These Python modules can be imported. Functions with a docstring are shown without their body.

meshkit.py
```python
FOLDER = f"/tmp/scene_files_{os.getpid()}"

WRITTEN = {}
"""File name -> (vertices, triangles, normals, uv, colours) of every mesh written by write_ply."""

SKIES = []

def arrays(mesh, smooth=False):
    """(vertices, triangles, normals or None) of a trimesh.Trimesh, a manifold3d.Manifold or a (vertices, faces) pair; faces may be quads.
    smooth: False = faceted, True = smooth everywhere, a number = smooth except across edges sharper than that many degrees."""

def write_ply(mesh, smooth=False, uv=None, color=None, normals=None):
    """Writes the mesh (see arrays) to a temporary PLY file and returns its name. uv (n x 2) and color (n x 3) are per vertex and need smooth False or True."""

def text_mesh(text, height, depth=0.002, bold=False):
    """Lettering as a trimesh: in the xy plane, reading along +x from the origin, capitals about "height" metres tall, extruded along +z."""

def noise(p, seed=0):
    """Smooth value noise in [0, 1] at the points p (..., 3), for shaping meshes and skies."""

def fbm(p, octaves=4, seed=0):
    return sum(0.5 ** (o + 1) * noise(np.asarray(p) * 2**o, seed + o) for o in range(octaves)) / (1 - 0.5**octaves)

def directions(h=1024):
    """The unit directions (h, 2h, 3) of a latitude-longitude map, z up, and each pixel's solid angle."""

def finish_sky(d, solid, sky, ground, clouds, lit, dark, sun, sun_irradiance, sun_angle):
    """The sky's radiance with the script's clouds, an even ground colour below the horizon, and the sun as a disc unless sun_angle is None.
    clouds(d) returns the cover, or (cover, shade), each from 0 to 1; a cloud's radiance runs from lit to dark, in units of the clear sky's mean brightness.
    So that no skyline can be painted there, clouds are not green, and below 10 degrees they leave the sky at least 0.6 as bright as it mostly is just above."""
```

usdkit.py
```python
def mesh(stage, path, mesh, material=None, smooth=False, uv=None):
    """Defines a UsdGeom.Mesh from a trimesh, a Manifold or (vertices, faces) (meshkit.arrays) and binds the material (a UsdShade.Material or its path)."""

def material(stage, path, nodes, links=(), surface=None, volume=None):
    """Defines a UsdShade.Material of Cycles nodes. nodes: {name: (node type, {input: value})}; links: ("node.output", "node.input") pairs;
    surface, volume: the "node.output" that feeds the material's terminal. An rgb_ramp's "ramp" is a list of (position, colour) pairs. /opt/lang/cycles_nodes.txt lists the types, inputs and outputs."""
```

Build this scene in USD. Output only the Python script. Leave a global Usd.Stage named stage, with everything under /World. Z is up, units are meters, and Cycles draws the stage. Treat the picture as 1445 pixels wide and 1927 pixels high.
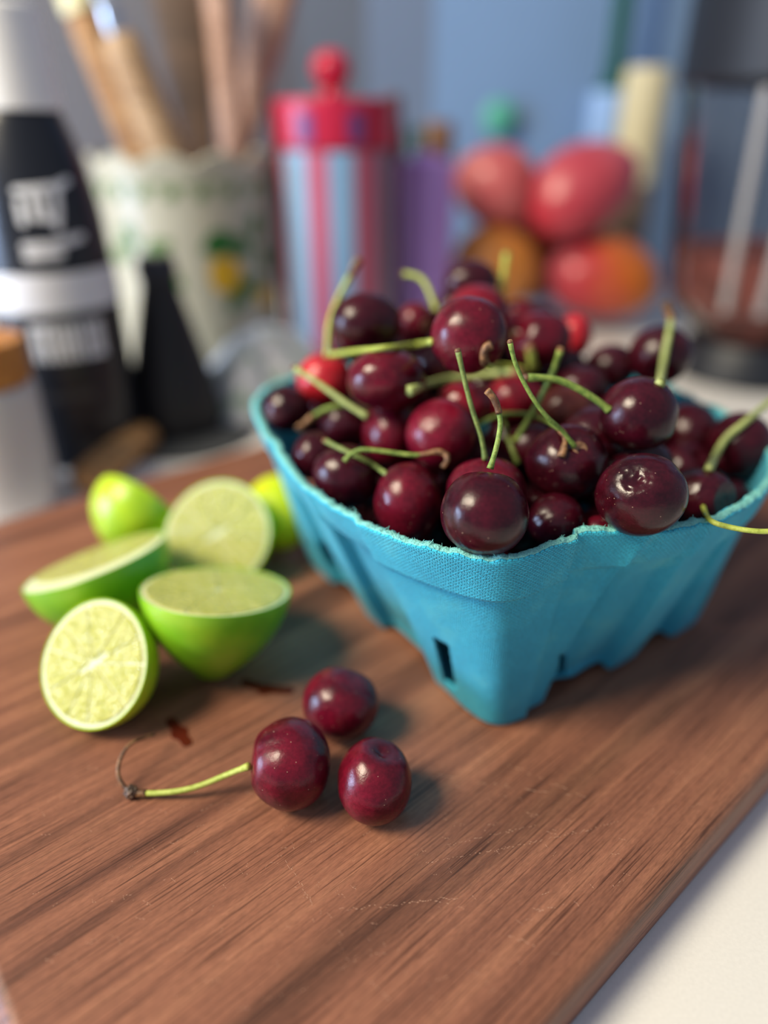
import math, random
import numpy as np, trimesh
import usdkit, meshkit
from pxr import Usd, UsdGeom, UsdLux, UsdShade, Gf, Sdf
from shapely.geometry import Polygon, Point, LineString, box as sbox
from shapely.ops import unary_union
from scipy.interpolate import CubicSpline

stage = Usd.Stage.CreateInMemory()
UsdGeom.SetStageUpAxis(stage, 'Z'); UsdGeom.SetStageMetersPerUnit(stage, 1.0)
stage.DefinePrim('/World', 'Xform'); stage.DefinePrim('/World/Looks', 'Scope')

# ------------------------------------------------------------------ camera, light, exposure
FPX, PITCH, EYE = 1336.0, math.radians(28.5), np.array([0, 0, 0.1868])     # z = 0 is the top of the cutting board
cam = UsdGeom.Camera.Define(stage, '/World/camera')
cam.CreateHorizontalApertureAttr(25.96); cam.CreateVerticalApertureAttr(25.96 * 1927 / 1445)
cam.CreateFocalLengthAttr(25.96 * FPX / 1445)
cam.CreateFStopAttr(2.2); cam.CreateFocusDistanceAttr(0.203)
cam.CreateClippingRangeAttr(Gf.Vec2f(0.01, 100)); cam.CreateExposureAttr(0.0)
x_ = UsdGeom.Xformable(cam); x_.AddTranslateOp().Set(Gf.Vec3d(*EYE)); x_.AddRotateXOp().Set(90 - math.degrees(PITCH))

def rect_light(name, pos, target, w, h, color, power):
    L = UsdLux.RectLight.Define(stage, '/World/' + name)
    L.CreateWidthAttr(w); L.CreateHeightAttr(h); L.CreateColorAttr(Gf.Vec3f(*color)); L.CreateIntensityAttr(power)
    p, t = np.array(pos, float), np.array(target, float)
    z = (p - t) / np.linalg.norm(p - t); x = np.cross([0, 0, 1.0], z); x /= np.linalg.norm(x); y = np.cross(z, x)
    L.AddTransformOp().Set(Gf.Matrix4d(*x, 0, *y, 0, *z, 0, *p, 1))
CENTRE = np.array([0.03, 0.24, 0.03])
KEY_DIR = np.array([-0.64, -0.24, 0.72]); KEY_DIR /= np.linalg.norm(KEY_DIR)
rect_light('ceiling_lamp_light', CENTRE + 1.6 * KEY_DIR, CENTRE, 0.56, 0.56, (1.0, 0.88, 0.66), 38.0)
rect_light('window_daylight', (-1.5, 0.0, 0.24), CENTRE, 0.50, 0.40, (0.50, 0.67, 1.0), 32.0)
dome = UsdLux.DomeLight.Define(stage, '/World/room_daylight'); dome.CreateColorAttr(Gf.Vec3f(0.68, 0.76, 1.0)); dome.CreateIntensityAttr(0.115)

# ------------------------------------------------------------------ helpers
_c, _s = math.cos(PITCH), math.sin(PITCH)
RIGHT, UPV, BACK = np.array([1, 0, 0.]), np.array([0, _s, _c]), np.array([0, -_c, _s])   # camera axes in the room
def ray(x, y):                                    # direction with unit depth along the optical axis
    u, v = (x - 722.5) / FPX, -(y - 963.5) / FPX
    return RIGHT * u + UPV * v - BACK
def at_z(x, y, z=0.0):
    r = ray(x, y); return EYE + r * ((z - EYE[2]) / r[2])
def at_y(x, y, wy):
    r = ray(x, y); return EYE + r * (wy / r[1])
def at_d(x, y, d): return EYE + ray(x, y) * d
def depth(p): return float((np.asarray(p) - EYE) @ -BACK)
def project(P):
    q = np.asarray(P) - EYE; d = q @ -BACK
    return np.stack([722.5 + FPX * (q @ RIGHT) / d, 963.5 - FPX * (q @ UPV) / d, d], -1)
def unit(v): v = np.asarray(v, float); return v / np.linalg.norm(v)

COUNT = {}
def numbered(path):
    n = COUNT.get(path, 0); COUNT[path] = n + 1
    return path if n == 0 else f'{path}_{n:03d}'
class Thing:
    def __init__(s, name, label, cat, loc=(0, 0, 0), rotz=0.0, group=None, kind=None):
        s.path = numbered('/World/' + name); s.loc = np.array(loc, float); s.rot = rotz
        s.x = UsdGeom.Xform.Define(stage, s.path); s.x.AddTranslateOp().Set(Gf.Vec3d(*map(float, loc)))
        if rotz: s.x.AddRotateZOp().Set(math.degrees(rotz))
        tag(s.x.GetPrim(), label, cat, group, kind)
    def part(s, name, mesh, m, smooth=30, uv=None, parent=None, label=None, kind=None, local=False):
        """mesh in room coordinates unless local"""
        p = numbered((parent or s.path) + '/' + name)
        v, f = vf(mesh)
        if not local:
            v = v - s.loc
            if s.rot:
                c, n = math.cos(-s.rot), math.sin(-s.rot); v = v @ np.array([[c, n, 0], [-n, c, 0], [0, 0, 1]])
        g = usdkit.mesh(stage, p, (v, f), m, smooth=smooth, uv=uv)
        if label: g.GetPrim().SetCustomDataByKey('label', label)
        if kind: g.GetPrim().SetCustomDataByKey('kind', kind)
        return p
def tag(o, label=None, cat=None, group=None, kind=None):
    for k, v in (('label', label), ('category', cat), ('group', group), ('kind', kind)):
        if v: o.SetCustomDataByKey(k, v)
def vf(mesh):
    if hasattr(mesh, 'vertices'): return np.array(mesh.vertices, float), np.array(mesh.faces, int)
    return np.asarray(mesh[0], float), np.asarray(mesh[1], int)
def cat(*ms):
    V, F, n = [], [], 0
    for m in ms:
        v, f = vf(m)
        if f.shape[1] == 4: f = np.vstack([f[:, [0, 1, 2]], f[:, [0, 2, 3]]])
        V.append(v); F.append(f + n); n += len(v)
    return np.vstack(V), np.vstack(F)
def grid(rows, closed=True):
    """skin over a list of loops of equal length"""
    A = np.array(rows); m, n = A.shape[:2]
    i, j = np.meshgrid(np.arange(m - 1), np.arange(n if closed else n - 1), indexing='ij')
    a, b = i * n + j, i * n + (j + 1) % n
    q = np.stack([a, b, b + n, a + n], -1).reshape(-1, 4)
    return A.reshape(-1, 3), np.vstack([q[:, [0, 1, 2]], q[:, [0, 2, 3]]])
def lathe(profile, n=72, centre=(0, 0)):
    """profile (r, z) from the bottom outside to the top; r may be 0"""
    a = np.linspace(0, 2 * np.pi, n, endpoint=False); rows = []
    for r, z in profile:
        r = max(r, 1e-5); rows.append(np.stack([centre[0] + r * np.cos(a), centre[1] + r * np.sin(a), np.full(n, z)], -1))
    return grid(rows)
def catmull(P, n=8):
    P = np.asarray(P, float); t = np.arange(len(P)); s = np.linspace(0, len(P) - 1, (len(P) - 1) * n + 1)
    return CubicSpline(t, P, axis=0, bc_type='natural')(s) if len(P) > 2 else np.stack([np.interp(s, t, P[:, k]) for k in range(P.shape[1])], -1)
def tube(P, R, n=9, squash=None):
    """swept round bar through points P with radii R, capped"""
    P = np.asarray(P, float); R = np.broadcast_to(R, len(P)).astype(float)
    T = np.gradient(P, axis=0); T /= np.linalg.norm(T, axis=1, keepdims=True)
    u = np.cross(T[0], [0.3, 0.5, 0.8]); u /= np.linalg.norm(u); rows = []; a = np.linspace(0, 2 * np.pi, n, endpoint=False)
    for k in range(len(P)):
        u = u - T[k] * (u @ T[k]); u /= np.linalg.norm(u); w = np.cross(T[k], u)
        if squash is not None and k == 0: pass
        rows.append(P[k] + R[k] * (np.cos(a)[:, None] * u + np.sin(a)[:, None] * w))
    rows = [np.repeat(P[:1], n, 0) + (rows[0] - P[0]) * 1e-3] + rows + [np.repeat(P[-1:], n, 0) + (rows[-1] - P[-1]) * 1e-3]
    return grid(rows)
def ellipse_tube(P, A, B, wide, n=24):
    """bar of elliptical section: half-width A along the vector wide, half-thickness B"""
    P = np.asarray(P, float); A = np.broadcast_to(A, len(P)); B = np.broadcast_to(B, len(P))
    T = np.gradient(P, axis=0); T /= np.linalg.norm(T, axis=1, keepdims=True); rows = []; a = np.linspace(0, 2 * np.pi, n, endpoint=False)
    for k in range(len(P)):
        u = np.asarray(wide, float); u = unit(u - T[k] * (u @ T[k])); w = np.cross(T[k], u)
        rows.append(P[k] + A[k] * np.cos(a)[:, None] * u + B[k] * np.sin(a)[:, None] * w)
    rows = [np.repeat(P[:1], n, 0) + (rows[0] - P[0]) * 1e-3] + rows + [np.repeat(P[-1:], n, 0) + (rows[-1] - P[-1]) * 1e-3]
    return grid(rows)
def on_cylinder(mesh2d, centre, radius, a0, z0, lift=0.0004, size=0.004):
    """flat mesh in (arc length, height) wrapped round an upright cylinder; a0 the angle of its origin; arcs run to the right as seen from outside.
    radius may be a function of z"""
    v, f = vf(mesh2d); v, f = trimesh.remesh.subdivide_to_size(v, f, size)
    z = z0 + v[:, 1]; R = radius(z) if callable(radius) else np.full(len(z), radius)
    a = a0 + v[:, 0] / R; R = R + lift + v[:, 2]
    return np.stack([centre[0] + R * np.cos(a), centre[1] + R * np.sin(a), z], -1), f
def flat(shape, thick=0.0003):
    gs = [g for g in getattr(shape, 'geoms', [shape]) if g.area > 1e-9]
    return trimesh.util.concatenate([trimesh.creation.extrude_polygon(g, thick, engine='earcut') for g in gs])
def rounded_rect(w, h, r, k=10):
    a = np.linspace(0, np.pi / 2, k); P = []
    for q, (sx, sy) in enumerate(((1, 1), (-1, 1), (-1, -1), (1, -1))):
        P.append(np.stack([sx * (w / 2 - r) + r * np.cos(a + q * np.pi / 2), sy * (h / 2 - r) + r * np.sin(a + q * np.pi / 2)], -1))
    return np.vstack(P)
def smoothstep(a, b, x): t = np.clip((x - a) / (b - a), 0, 1); return t * t * (3 - 2 * t)

def mat(name, nodes, links=(), surface='p.BSDF'):
    return usdkit.material(stage, '/World/Looks/' + name, nodes, links, surface=surface)
def plain(name, color, rough=0.5, bump=0.0, scale=200, vary=0.0, **kw):
    nodes = {'p': ('principled_bsdf', dict(base_color=color, roughness=rough, **kw))}; links = []
    if bump or vary:
        nodes |= {'tc': ('texture_coordinate', {}), 'n': ('noise_texture', dict(scale=scale, detail=4))}
        links += [('tc.object', 'n.vector')]
    if bump:
        nodes['b'] = ('bump', dict(strength=bump, distance=0.001)); links += [('n.fac', 'b.height'), ('b.normal', 'p.normal')]
    if vary:
        c = np.array(color)
        nodes['r'] = ('rgb_ramp', {'ramp': [(0.3, tuple(c * (1 - vary))), (0.7, tuple(np.minimum(c * (1 + vary), 1)))]})
        links += [('n.fac', 'r.fac'), ('r.color', 'p.base_color')]
    return mat(name, nodes, links)

# ------------------------------------------------------------------ materials
def wood(name, dark, mid, light, sx=3.0, sy=60.0, pores=900.0, rough=0.55, streak=0.55):
    nodes = {
        'tc': ('texture_coordinate', {}),
        'm1': ('mapping', {'scale': (sx, sy, sy)}), 'n1': ('noise_texture', {'scale': 1.0, 'detail': 6, 'roughness': 0.62, 'distortion': 0.5}),
        'r1': ('rgb_ramp', {'ramp': [(0.28, dark), (0.5, mid), (0.72, light)]}),
        'm2': ('mapping', {'scale': (sx * 0.7, sy * 0.42, sy * 0.4), 'location': (3.1, 1.7, 0)}), 'n2': ('noise_texture', {'scale': 1.0, 'detail': 3, 'roughness': 0.5, 'distortion': 1.2}),
        'r2': ('rgb_ramp', {'ramp': [(0.30, (streak,) * 3), (0.44, (1, 1, 1)), (0.62, (1, 1, 1)), (0.66, (streak * 1.25,) * 3), (0.70, (1.0, 1.0, 1.0))]}),
        'x1': ('mix', {'mix_type': 'multiply', 'fac': 1.0}),
        'm3': ('mapping', {'scale': (30, pores, pores)}), 'n3': ('noise_texture', {'scale': 1.0, 'detail': 2, 'roughness': 0.5}),
        'r3': ('rgb_ramp', {'ramp': [(0.32, (0.30, 0.26, 0.24)), (0.47, (1, 1, 1))]}),
        'x2': ('mix', {'mix_type': 'multiply', 'fac': 0.85}),
        'm4': ('mapping', {'scale': (300, 1500, 1500)}), 'n4': ('noise_texture', {'scale': 1.0, 'detail': 3, 'roughness': 0.7}),
        'r4': ('rgb_ramp', {'ramp': [(0.25, (0.72,) * 3), (0.75, (1.28,) * 3)]}),
        'x3': ('mix', {'mix_type': 'multiply', 'fac': 1.0}),
        'ad': ('math', {'math_type': 'add'}),
        'b': ('bump', {'strength': 0.35, 'distance': 0.0004}),
        'p': ('principled_bsdf', {'roughness': rough, 'specular_ior_level': 0.4})}
    links = [('tc.object', 'm1.vector'), ('m1.vector', 'n1.vector'), ('n1.fac', 'r1.fac'), ('tc.object', 'm2.vector'), ('m2.vector', 'n2.vector'), ('n2.fac', 'r2.fac'),
             ('r1.color', 'x1.color1'), ('r2.color', 'x1.color2'), ('tc.object', 'm3.vector'), ('m3.vector', 'n3.vector'), ('n3.fac', 'r3.fac'),
             ('x1.color', 'x2.color1'), ('r3.color', 'x2.color2'), ('tc.object', 'm4.vector'), ('m4.vector', 'n4.vector'), ('n4.fac', 'r4.fac'),
             ('x2.color', 'x3.color1'), ('r4.color', 'x3.color2'), ('x3.color', 'p.base_color'), ('n3.fac', 'ad.value1'), ('n4.fac', 'ad.value2'), ('ad.value', 'b.height'), ('b.normal', 'p.normal')]
    return mat(name, nodes, links)
WALNUT = wood('walnut', (0.125, 0.047, 0.029), (0.270, 0.108, 0.062), (0.41, 0.180, 0.100), rough=0.45, sy=85, pores=1700, streak=0.45)

def cherry_skin(name, dark, mid, rough=0.21, bump=0.19, spots=True):
    nodes = {
        'tc': ('texture_coordinate', {}), 'oi': ('object_info', {}), 'off': ('vector_math', {'math_type': 'add'}), 'sc': ('vector_math', {'math_type': 'scale', 'scale': 7.0}),
        'n1': ('noise_texture', {'scale': 90, 'detail': 4, 'roughness': 0.6}),
        'r1': ('rgb_ramp', {'ramp': [(0.32, dark), (0.72, mid)]}),
        'n2': ('noise_texture', {'scale': 900, 'detail': 3, 'roughness': 0.6}),
        'r2': ('rgb_ramp', {'ramp': [(0.3, (0.75,) * 3), (0.7, (1.25,) * 3)]}), 'x1': ('mix', {'mix_type': 'multiply', 'fac': 1.0}),
        'v': ('voronoi_texture', {'scale': 620, 'randomness': 1.0}), 'rv': ('rgb_ramp', {'ramp': [(0.0, (0.75,) * 3), (0.10, (0.35,) * 3), (0.14, (0, 0, 0))]}),
        'nv': ('noise_texture', {'scale': 260, 'detail': 1}), 'rn': ('rgb_ramp', {'ramp': [(0.53, (0, 0, 0)), (0.62, (1, 1, 1))]}), 'mm': ('mix', {'mix_type': 'multiply', 'fac': 1.0}),
        'bw': ('rgb_to_bw', {}), 'x2': ('mix', {'mix_type': 'mix', 'color2': (0.55, 0.36, 0.26)}),
        'n3': ('noise_texture', {'scale': 420, 'detail': 5, 'roughness': 0.65}), 'b': ('bump', {'strength': bump, 'distance': 0.0006}),
        'n5': ('noise_texture', {'scale': 150, 'detail': 3}), 'rr': ('map_range', {'from_min': 0.3, 'from_max': 0.7, 'to_min': rough - 0.05, 'to_max': rough + 0.10}),
        'p': ('principled_bsdf', {'specular_ior_level': 0.37})}
    links = [('tc.object', 'off.vector1'), ('oi.location', 'sc.vector1'), ('sc.vector', 'off.vector2')] + [('off.vector', k + '.vector') for k in ('n1', 'n2', 'v', 'nv', 'n3', 'n5')] + [
        ('n1.fac', 'r1.fac'), ('n2.fac', 'r2.fac'), ('r1.color', 'x1.color1'), ('r2.color', 'x1.color2'), ('v.distance', 'rv.fac'), ('nv.fac', 'rn.fac'), ('rv.color', 'mm.color1'), ('rn.color', 'mm.color2'),
        ('mm.color', 'bw.color'), ('bw.val', 'x2.fac'), ('x1.color', 'x2.color1'), ('x2.color', 'p.base_color'), ('n3.fac', 'b.height'), ('b.normal', 'p.normal'), ('n5.fac', 'rr.value'), ('rr.result', 'p.roughness')]
    return mat(name, nodes, links)
SKIN = {'dark': cherry_skin('cherry_dark', (0.020, 0.0020, 0.005), (0.062, 0.0035, 0.011)),
        'mid': cherry_skin('cherry_maroon', (0.052, 0.0028, 0.008), (0.155, 0.005, 0.018)),
        'red': cherry_skin('cherry_red', (0.11, 0.004, 0.011), (0.26, 0.009, 0.024)),
        'bright': cherry_skin('cherry_bright', (0.36, 0.008, 0.016), (0.58, 0.030, 0.045)),
        'brown': cherry_skin('cherry_brown', (0.060, 0.010, 0.010), (0.16, 0.040, 0.026), rough=0.16),
        'waxy': cherry_skin('cherry_wrinkled_red', (0.09, 0.003, 0.010), (0.20, 0.007, 0.024), rough=0.22, bump=0.35)}
def stem_mat(name, a, b):
    return mat(name, {'tc': ('texture_coordinate', {}), 'n': ('noise_texture', {'scale': 420, 'detail': 6, 'roughness': 0.7}), 'r': ('rgb_ramp', {'ramp': [(0.30, tuple(np.array(a) * [0.8, 0.6, 0.7])), (0.42, a), (0.66, b)]}), 'b': ('bump', {'strength': 0.7, 'distance': 0.0005}), 'p': ('principled_bsdf', {'roughness': 0.5})},
               [('tc.object', 'n.vector'), ('n.fac', 'r.fac'), ('r.color', 'p.base_color'), ('n.fac', 'b.height'), ('b.normal', 'p.normal')])
STEM = {'green': stem_mat('stem_green', (0.14, 0.24, 0.035), (0.34, 0.44, 0.09)), 'pale': stem_mat('stem_pale', (0.34, 0.42, 0.12), (0.50, 0.56, 0.22)),
        'yellow': stem_mat('stem_yellow', (0.36, 0.45, 0.06), (0.55, 0.60, 0.13)), 'dull': stem_mat('stem_dull', (0.15, 0.22, 0.05), (0.27, 0.33, 0.08))}
BROWN = stem_mat('stem_end_brown', (0.10, 0.045, 0.018), (0.42, 0.21, 0.085))
DARKEND = stem_mat('stem_end_dark', (0.03, 0.018, 0.012), (0.25, 0.14, 0.08))
SCAR = stem_mat('stem_scar', (0.16, 0.075, 0.035), (0.36, 0.20, 0.10))

WHITE_COUNTER = plain('counter_white_quartz', (0.80, 0.79, 0.76), 0.35, vary=0.03, scale=900)
WALL = mat('wall_paint', {'tc': ('texture_coordinate', {}), 'n': ('noise_texture', {'scale': 2.2, 'detail': 2}), 'r': ('rgb_ramp', {'ramp': [(0.35, (0.085, 0.080, 0.095)), (0.65, (0.11, 0.105, 0.115))]}), 'p': ('principled_bsdf', {'roughness': 0.4})},
           [('tc.object', 'n.vector'), ('n.fac', 'r.fac'), ('r.color', 'p.base_color')])

# ------------------------------------------------------------------ the setting: wall and counter
ZC = -0.020                                                          # counter top
WALL_Y = 1.06
o = usdkit.mesh(stage, '/World/wall_back', trimesh.creation.box(bounds=[[-2.2, WALL_Y, -0.9], [2.2, WALL_Y + 0.1, 1.7]]), WALL)
tag(o.GetPrim(), 'grey painted kitchen wall behind the counter', 'wall', kind='structure')
px_ = [at_y(q, 100, WALL_Y)[0] for q in (560, 690, 815)] + [2.2]
for k, (colr, what) in enumerate((((0.125, 0.142, 0.175), 'added grey wall panel behind the striped canister, first step of a painted gradient'), ((0.165, 0.215, 0.305), 'added slate blue wall panel, middle step of the painted gradient from grey to pale blue'), ((0.20, 0.32, 0.51), 'added pale blue wall panel behind the mangoes and bottles, last step of the painted gradient'))):
    o = usdkit.mesh(stage, f'/World/trim_{k + 1}', trimesh.creation.box(bounds=[[px_[k], WALL_Y - 0.006, ZC], [px_[k + 1], WALL_Y, 1.1]]), plain(f'wall_gradient_step_{k + 1}', colr, 0.25, vary=0.06, scale=3))  # added panels: the wall's grey-to-blue gradient stepped into their colours
    tag(o.GetPrim(), what, 'added wall panel', kind='structure')
ct = Thing('countertop', 'white stone countertop under the cutting board', 'countertop', (0, 0.4, ZC - 0.03))
lo = [np.column_stack([rounded_rect(4.0 - 2 * i, 1.32 - 2 * i, 0.012 - i) + [0, 0.4], np.full(40, z)]) for i, z in ((0.004, ZC - 0.03), (0, ZC - 0.026), (0, ZC - 0.003), (0.001, ZC - 0.001), (0.003, ZC), (0.010, ZC))]
lo = [lo[0] * [0, 0, 1] + [0, 0.4, 0]] + lo + [lo[-1] * [0, 0, 1] + [0, 0.4, 0]]
ct.part('slab', grid(lo), WHITE_COUNTER)

# ------------------------------------------------------------------ cutting board
BA = math.radians(40.5)
bu, bn = np.array([math.cos(BA), math.sin(BA)]), np.array([-math.sin(BA), math.cos(BA)])
t0, t1, n0, n1 = -0.012, 0.46, 0.0435, 0.391
T = 0.020
bc = (t0 + t1) / 2 * bu + (n0 + n1) / 2 * bn
board = Thing('cutting_board', 'dark walnut cutting board with rounded edges lying on the white counter', 'cutting board', (bc[0], bc[1], ZC), BA)
rr, loops = 0.0055, []
def ring(inset, z):
    return np.column_stack([rounded_rect(t1 - t0 - 2 * inset, n1 - n0 - 2 * inset, 0.022 - inset, 12), np.full(48, z)])
for a in np.linspace(0, np.pi / 2, 5): loops.append(ring(0.002 * (1 - np.sin(a)), 0.002 * (1 - np.cos(a))))
for a in np.linspace(0, np.pi / 2, 9): loops.append(ring(rr * (1 - np.cos(a)), T - rr + rr * np.sin(a)))
loops = [loops[0] * [0, 0, 1]] + loops + [loops[-1] * [0, 0, 1]]
board.part('slab', grid(loops), WALNUT, local=True, smooth=35)
rng = np.random.default_rng(5)
quads = []
def scratch(px, n, w=0.00022, keep=0.62, jit=0.0002):
    P = catmull([at_z(*p) for p in px], 12); L = np.r_[0, np.cumsum(np.linalg.norm(np.diff(P, axis=0), axis=1))]
    for s in np.linspace(0, L[-1], n):
        if rng.random() > keep: continue
        p = np.array([np.interp(s, L, P[:, k]) for k in range(3)]); d = unit([np.interp(s + 1e-4, L, P[:, k]) - np.interp(s - 1e-4, L, P[:, k]) for k in range(3)])
        q = np.cross([0, 0, 1], d); p = p + q * rng.normal() * jit; l = rng.uniform(0.5, 1.3) * L[-1] / n * 0.62; h = w * rng.uniform(0.4, 1.1) / 2
        c = [p + d * l * sx + q * h * sy + [0, 0, zz] for zz in (-0.0002, 0.00006) for sx, sy in ((-1, 0), (0, -1), (1, 0), (0, 1))]
        quads.append((np.array(c), np.array([[4, 5, 6], [4, 6, 7], [0, 1, 5], [0, 5, 4], [1, 2, 6], [1, 6, 5], [2, 3, 7], [2, 7, 6], [3, 0, 4], [3, 4, 7]])))
for px, n in (([(795, 1625), (900, 1605), (1060, 1573), (1165, 1545)], 110), ([(850, 1590), (930, 1570), (1010, 1553)], 45), ([(535, 1615), (560, 1655), (590, 1705)], 34), ([(640, 1712), (760, 1700), (860, 1690)], 45),
              ([(1010, 1715), (1060, 1703)], 10), ([(1300, 1518), (1320, 1512)], 6), ([(830, 1460), (950, 1480), (1090, 1500)], 26), ([(960, 1440), (1100, 1500)], 20), ([(700, 1850), (730, 1880)], 10), ([(960, 1760), (1010, 1780)], 10)):
    scratch(px, n)
for k in range(260):
    x, y = rng.uniform(60, 1300), rng.uniform(1430, 1900)
    p = at_z(x, y); ub, nb = p[:2] @ bu, p[:2] @ bn
    if nb < n0 + 0.008 or ub < t0 + 0.01: continue
    scratch([(x, y), (x + rng.uniform(-12, 16), y + rng.uniform(-10, 6))], 3, w=0.00016, keep=0.8)
board.part('knife_scratches', cat(*quads), plain('scratch_pale_wood', (0.52, 0.30, 0.20), 0.6), smooth=False, kind='stuff', label='pale fine knife scratches')

JUICE = plain('cherry_juice', (0.085, 0.012, 0.006), 0.12)
for lab, P in (('dark red smear of juice on the board between the limes and the rear loose cherry', [(462, 1285), (500, 1298), (545, 1300)]), ('dark red juice spot on the board above the hooked stem end', [(322, 1358), (338, 1380), (352, 1398)])):
    W = np.array([at_z(*p) for p in P]); shp = unary_union([LineString(W[:, :2]).buffer(.0014), Point(*W[1, :2]).buffer(.0026)]).buffer(.0012).buffer(-.0008)
    m = flat(shp, .0005); m.apply_translation([0, 0, -.0002]); st = Thing('juice_spot', lab, 'juice', (W[1, 0], W[1, 1], 0)); st.part('puddle', m, JUICE)
# ------------------------------------------------------------------ turquoise pulp basket
E1 = np.array([math.cos(math.radians(33.5)), math.sin(math.radians(33.5)), 0]); E2 = np.array([-E1[1], E1[0], 0])
ORG = np.array([0.035, 0.169, 0.0]); CEN = np.array([0.070, 0.080])
near = np.array([(-0.0013, .1631), (-.0146, .1317), (-.0214, .104), (-.0239, .0819), (-.025, .0646), (-.0238, .0496), (-.0215, .0375), (-.0154, .0185), (-.0085, .0076), (0.0004, -.0003), (.0171, -.0015), (.0263, -.0035),
                 (.0403, -.0119), (.063, -.0193), (.0852, -.0174), (.1082, -.0116)])
far_ = np.array([(.1440, .0120), (.1555, .0330), (.1640, .0650), (.1650, .0950), (.1600, .1250), (.1430, .1570), (.1150, .1740), (.0750, .1810), (.0350, .1800)])
PR = np.vstack([near, far_]) - CEN
ang = np.unwrap(np.arctan2(PR[:, 1], PR[:, 0])); rad = np.linalg.norm(PR, axis=1); order = np.argsort(ang)
cs = CubicSpline(np.r_[ang[order], ang[order][0] + 2 * np.pi], np.r_[rad[order], rad[order][0]], bc_type='periodic')
NU, NV = 1400, 96
U = np.arange(NU) / NU * 2 * np.pi
def rim_r(a): return cs(a)
def base_r(a):
    hw, hh, n = 0.0615, 0.0725, 12.0
    return (np.abs(np.cos(a) / hw) ** n + np.abs(np.sin(a) / hh) ** n) ** (-1 / n)
CORNERS = [math.atan2(sy * 0.078, sx * 0.070) for sx, sy in ((-1, -1), (1, -1), (1, 1), (-1, 1))]
def adiff(a, b): return (a - b + np.pi) % (2 * np.pi) - np.pi
HB = 0.080
def rim_z(a): return HB + 0.0012 * np.sin(3 * a + 1.0) + 0.0008 * np.sin(7 * a + 0.4) + 0.0006 * np.exp(-(adiff(a, math.atan2(.004 - CEN[1], .033 - CEN[0])) / 0.14) ** 2)
def wall_point(a, v, push=0.0):
    """room position of the basket's outer surface at polar angle a and height fraction v"""
    a, v = np.asarray(a, float), np.asarray(v, float)
    r = base_r(a) + (rim_r(a) - base_r(a)) * (v ** 0.92)
    fold = 0
    for i, c in enumerate(CORNERS):
        d = adiff(a, c); half = 0.26 + 0.20 * v
        fold = np.maximum(fold, 1 - smoothstep(half, half + 0.035, np.abs(d)))
    mid = 0
    for q in range(4):
        d = np.abs(adiff(a, CORNERS[q] + [0.82, 0.76, 0.82, 0.76][q])); mid = np.maximum(mid, 1 - smoothstep(0.10 + 0.05 * v, 0.15 + 0.05 * v, d))
    env = smoothstep(0.0, 0.10, v + 0.06) * (1 - 0.75 * smoothstep(0.62, 0.90, v))
    r = r - 0.0060 * env * (1 - np.maximum(fold, 0.8 * mid)) + push
    # overlap seam just right of the near corner
    d = adiff(a, CORNERS[0] + 0.17 + 0.06 * v); r = r - 0.0030 * smoothstep(-0.004, 0.004, d) * (1 - smoothstep(0.16, 0.30, d))
    r = r + 0.0005 * (meshkit.noise(np.stack([a * 9, v * 5, a * 0], -1), 3) - 0.5)
    zb = 0.0035 * (1 - np.maximum(fold, mid)) + 0.0006
    z = zb + (rim_z(a) - zb) * v
    p = CEN[0] + r * np.cos(a), CEN[1] + r * np.sin(a)
    return ORG + p[0][..., None] * E1 + p[1][..., None] * E2 + np.stack([0 * z, 0 * z, z], -1)
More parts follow.
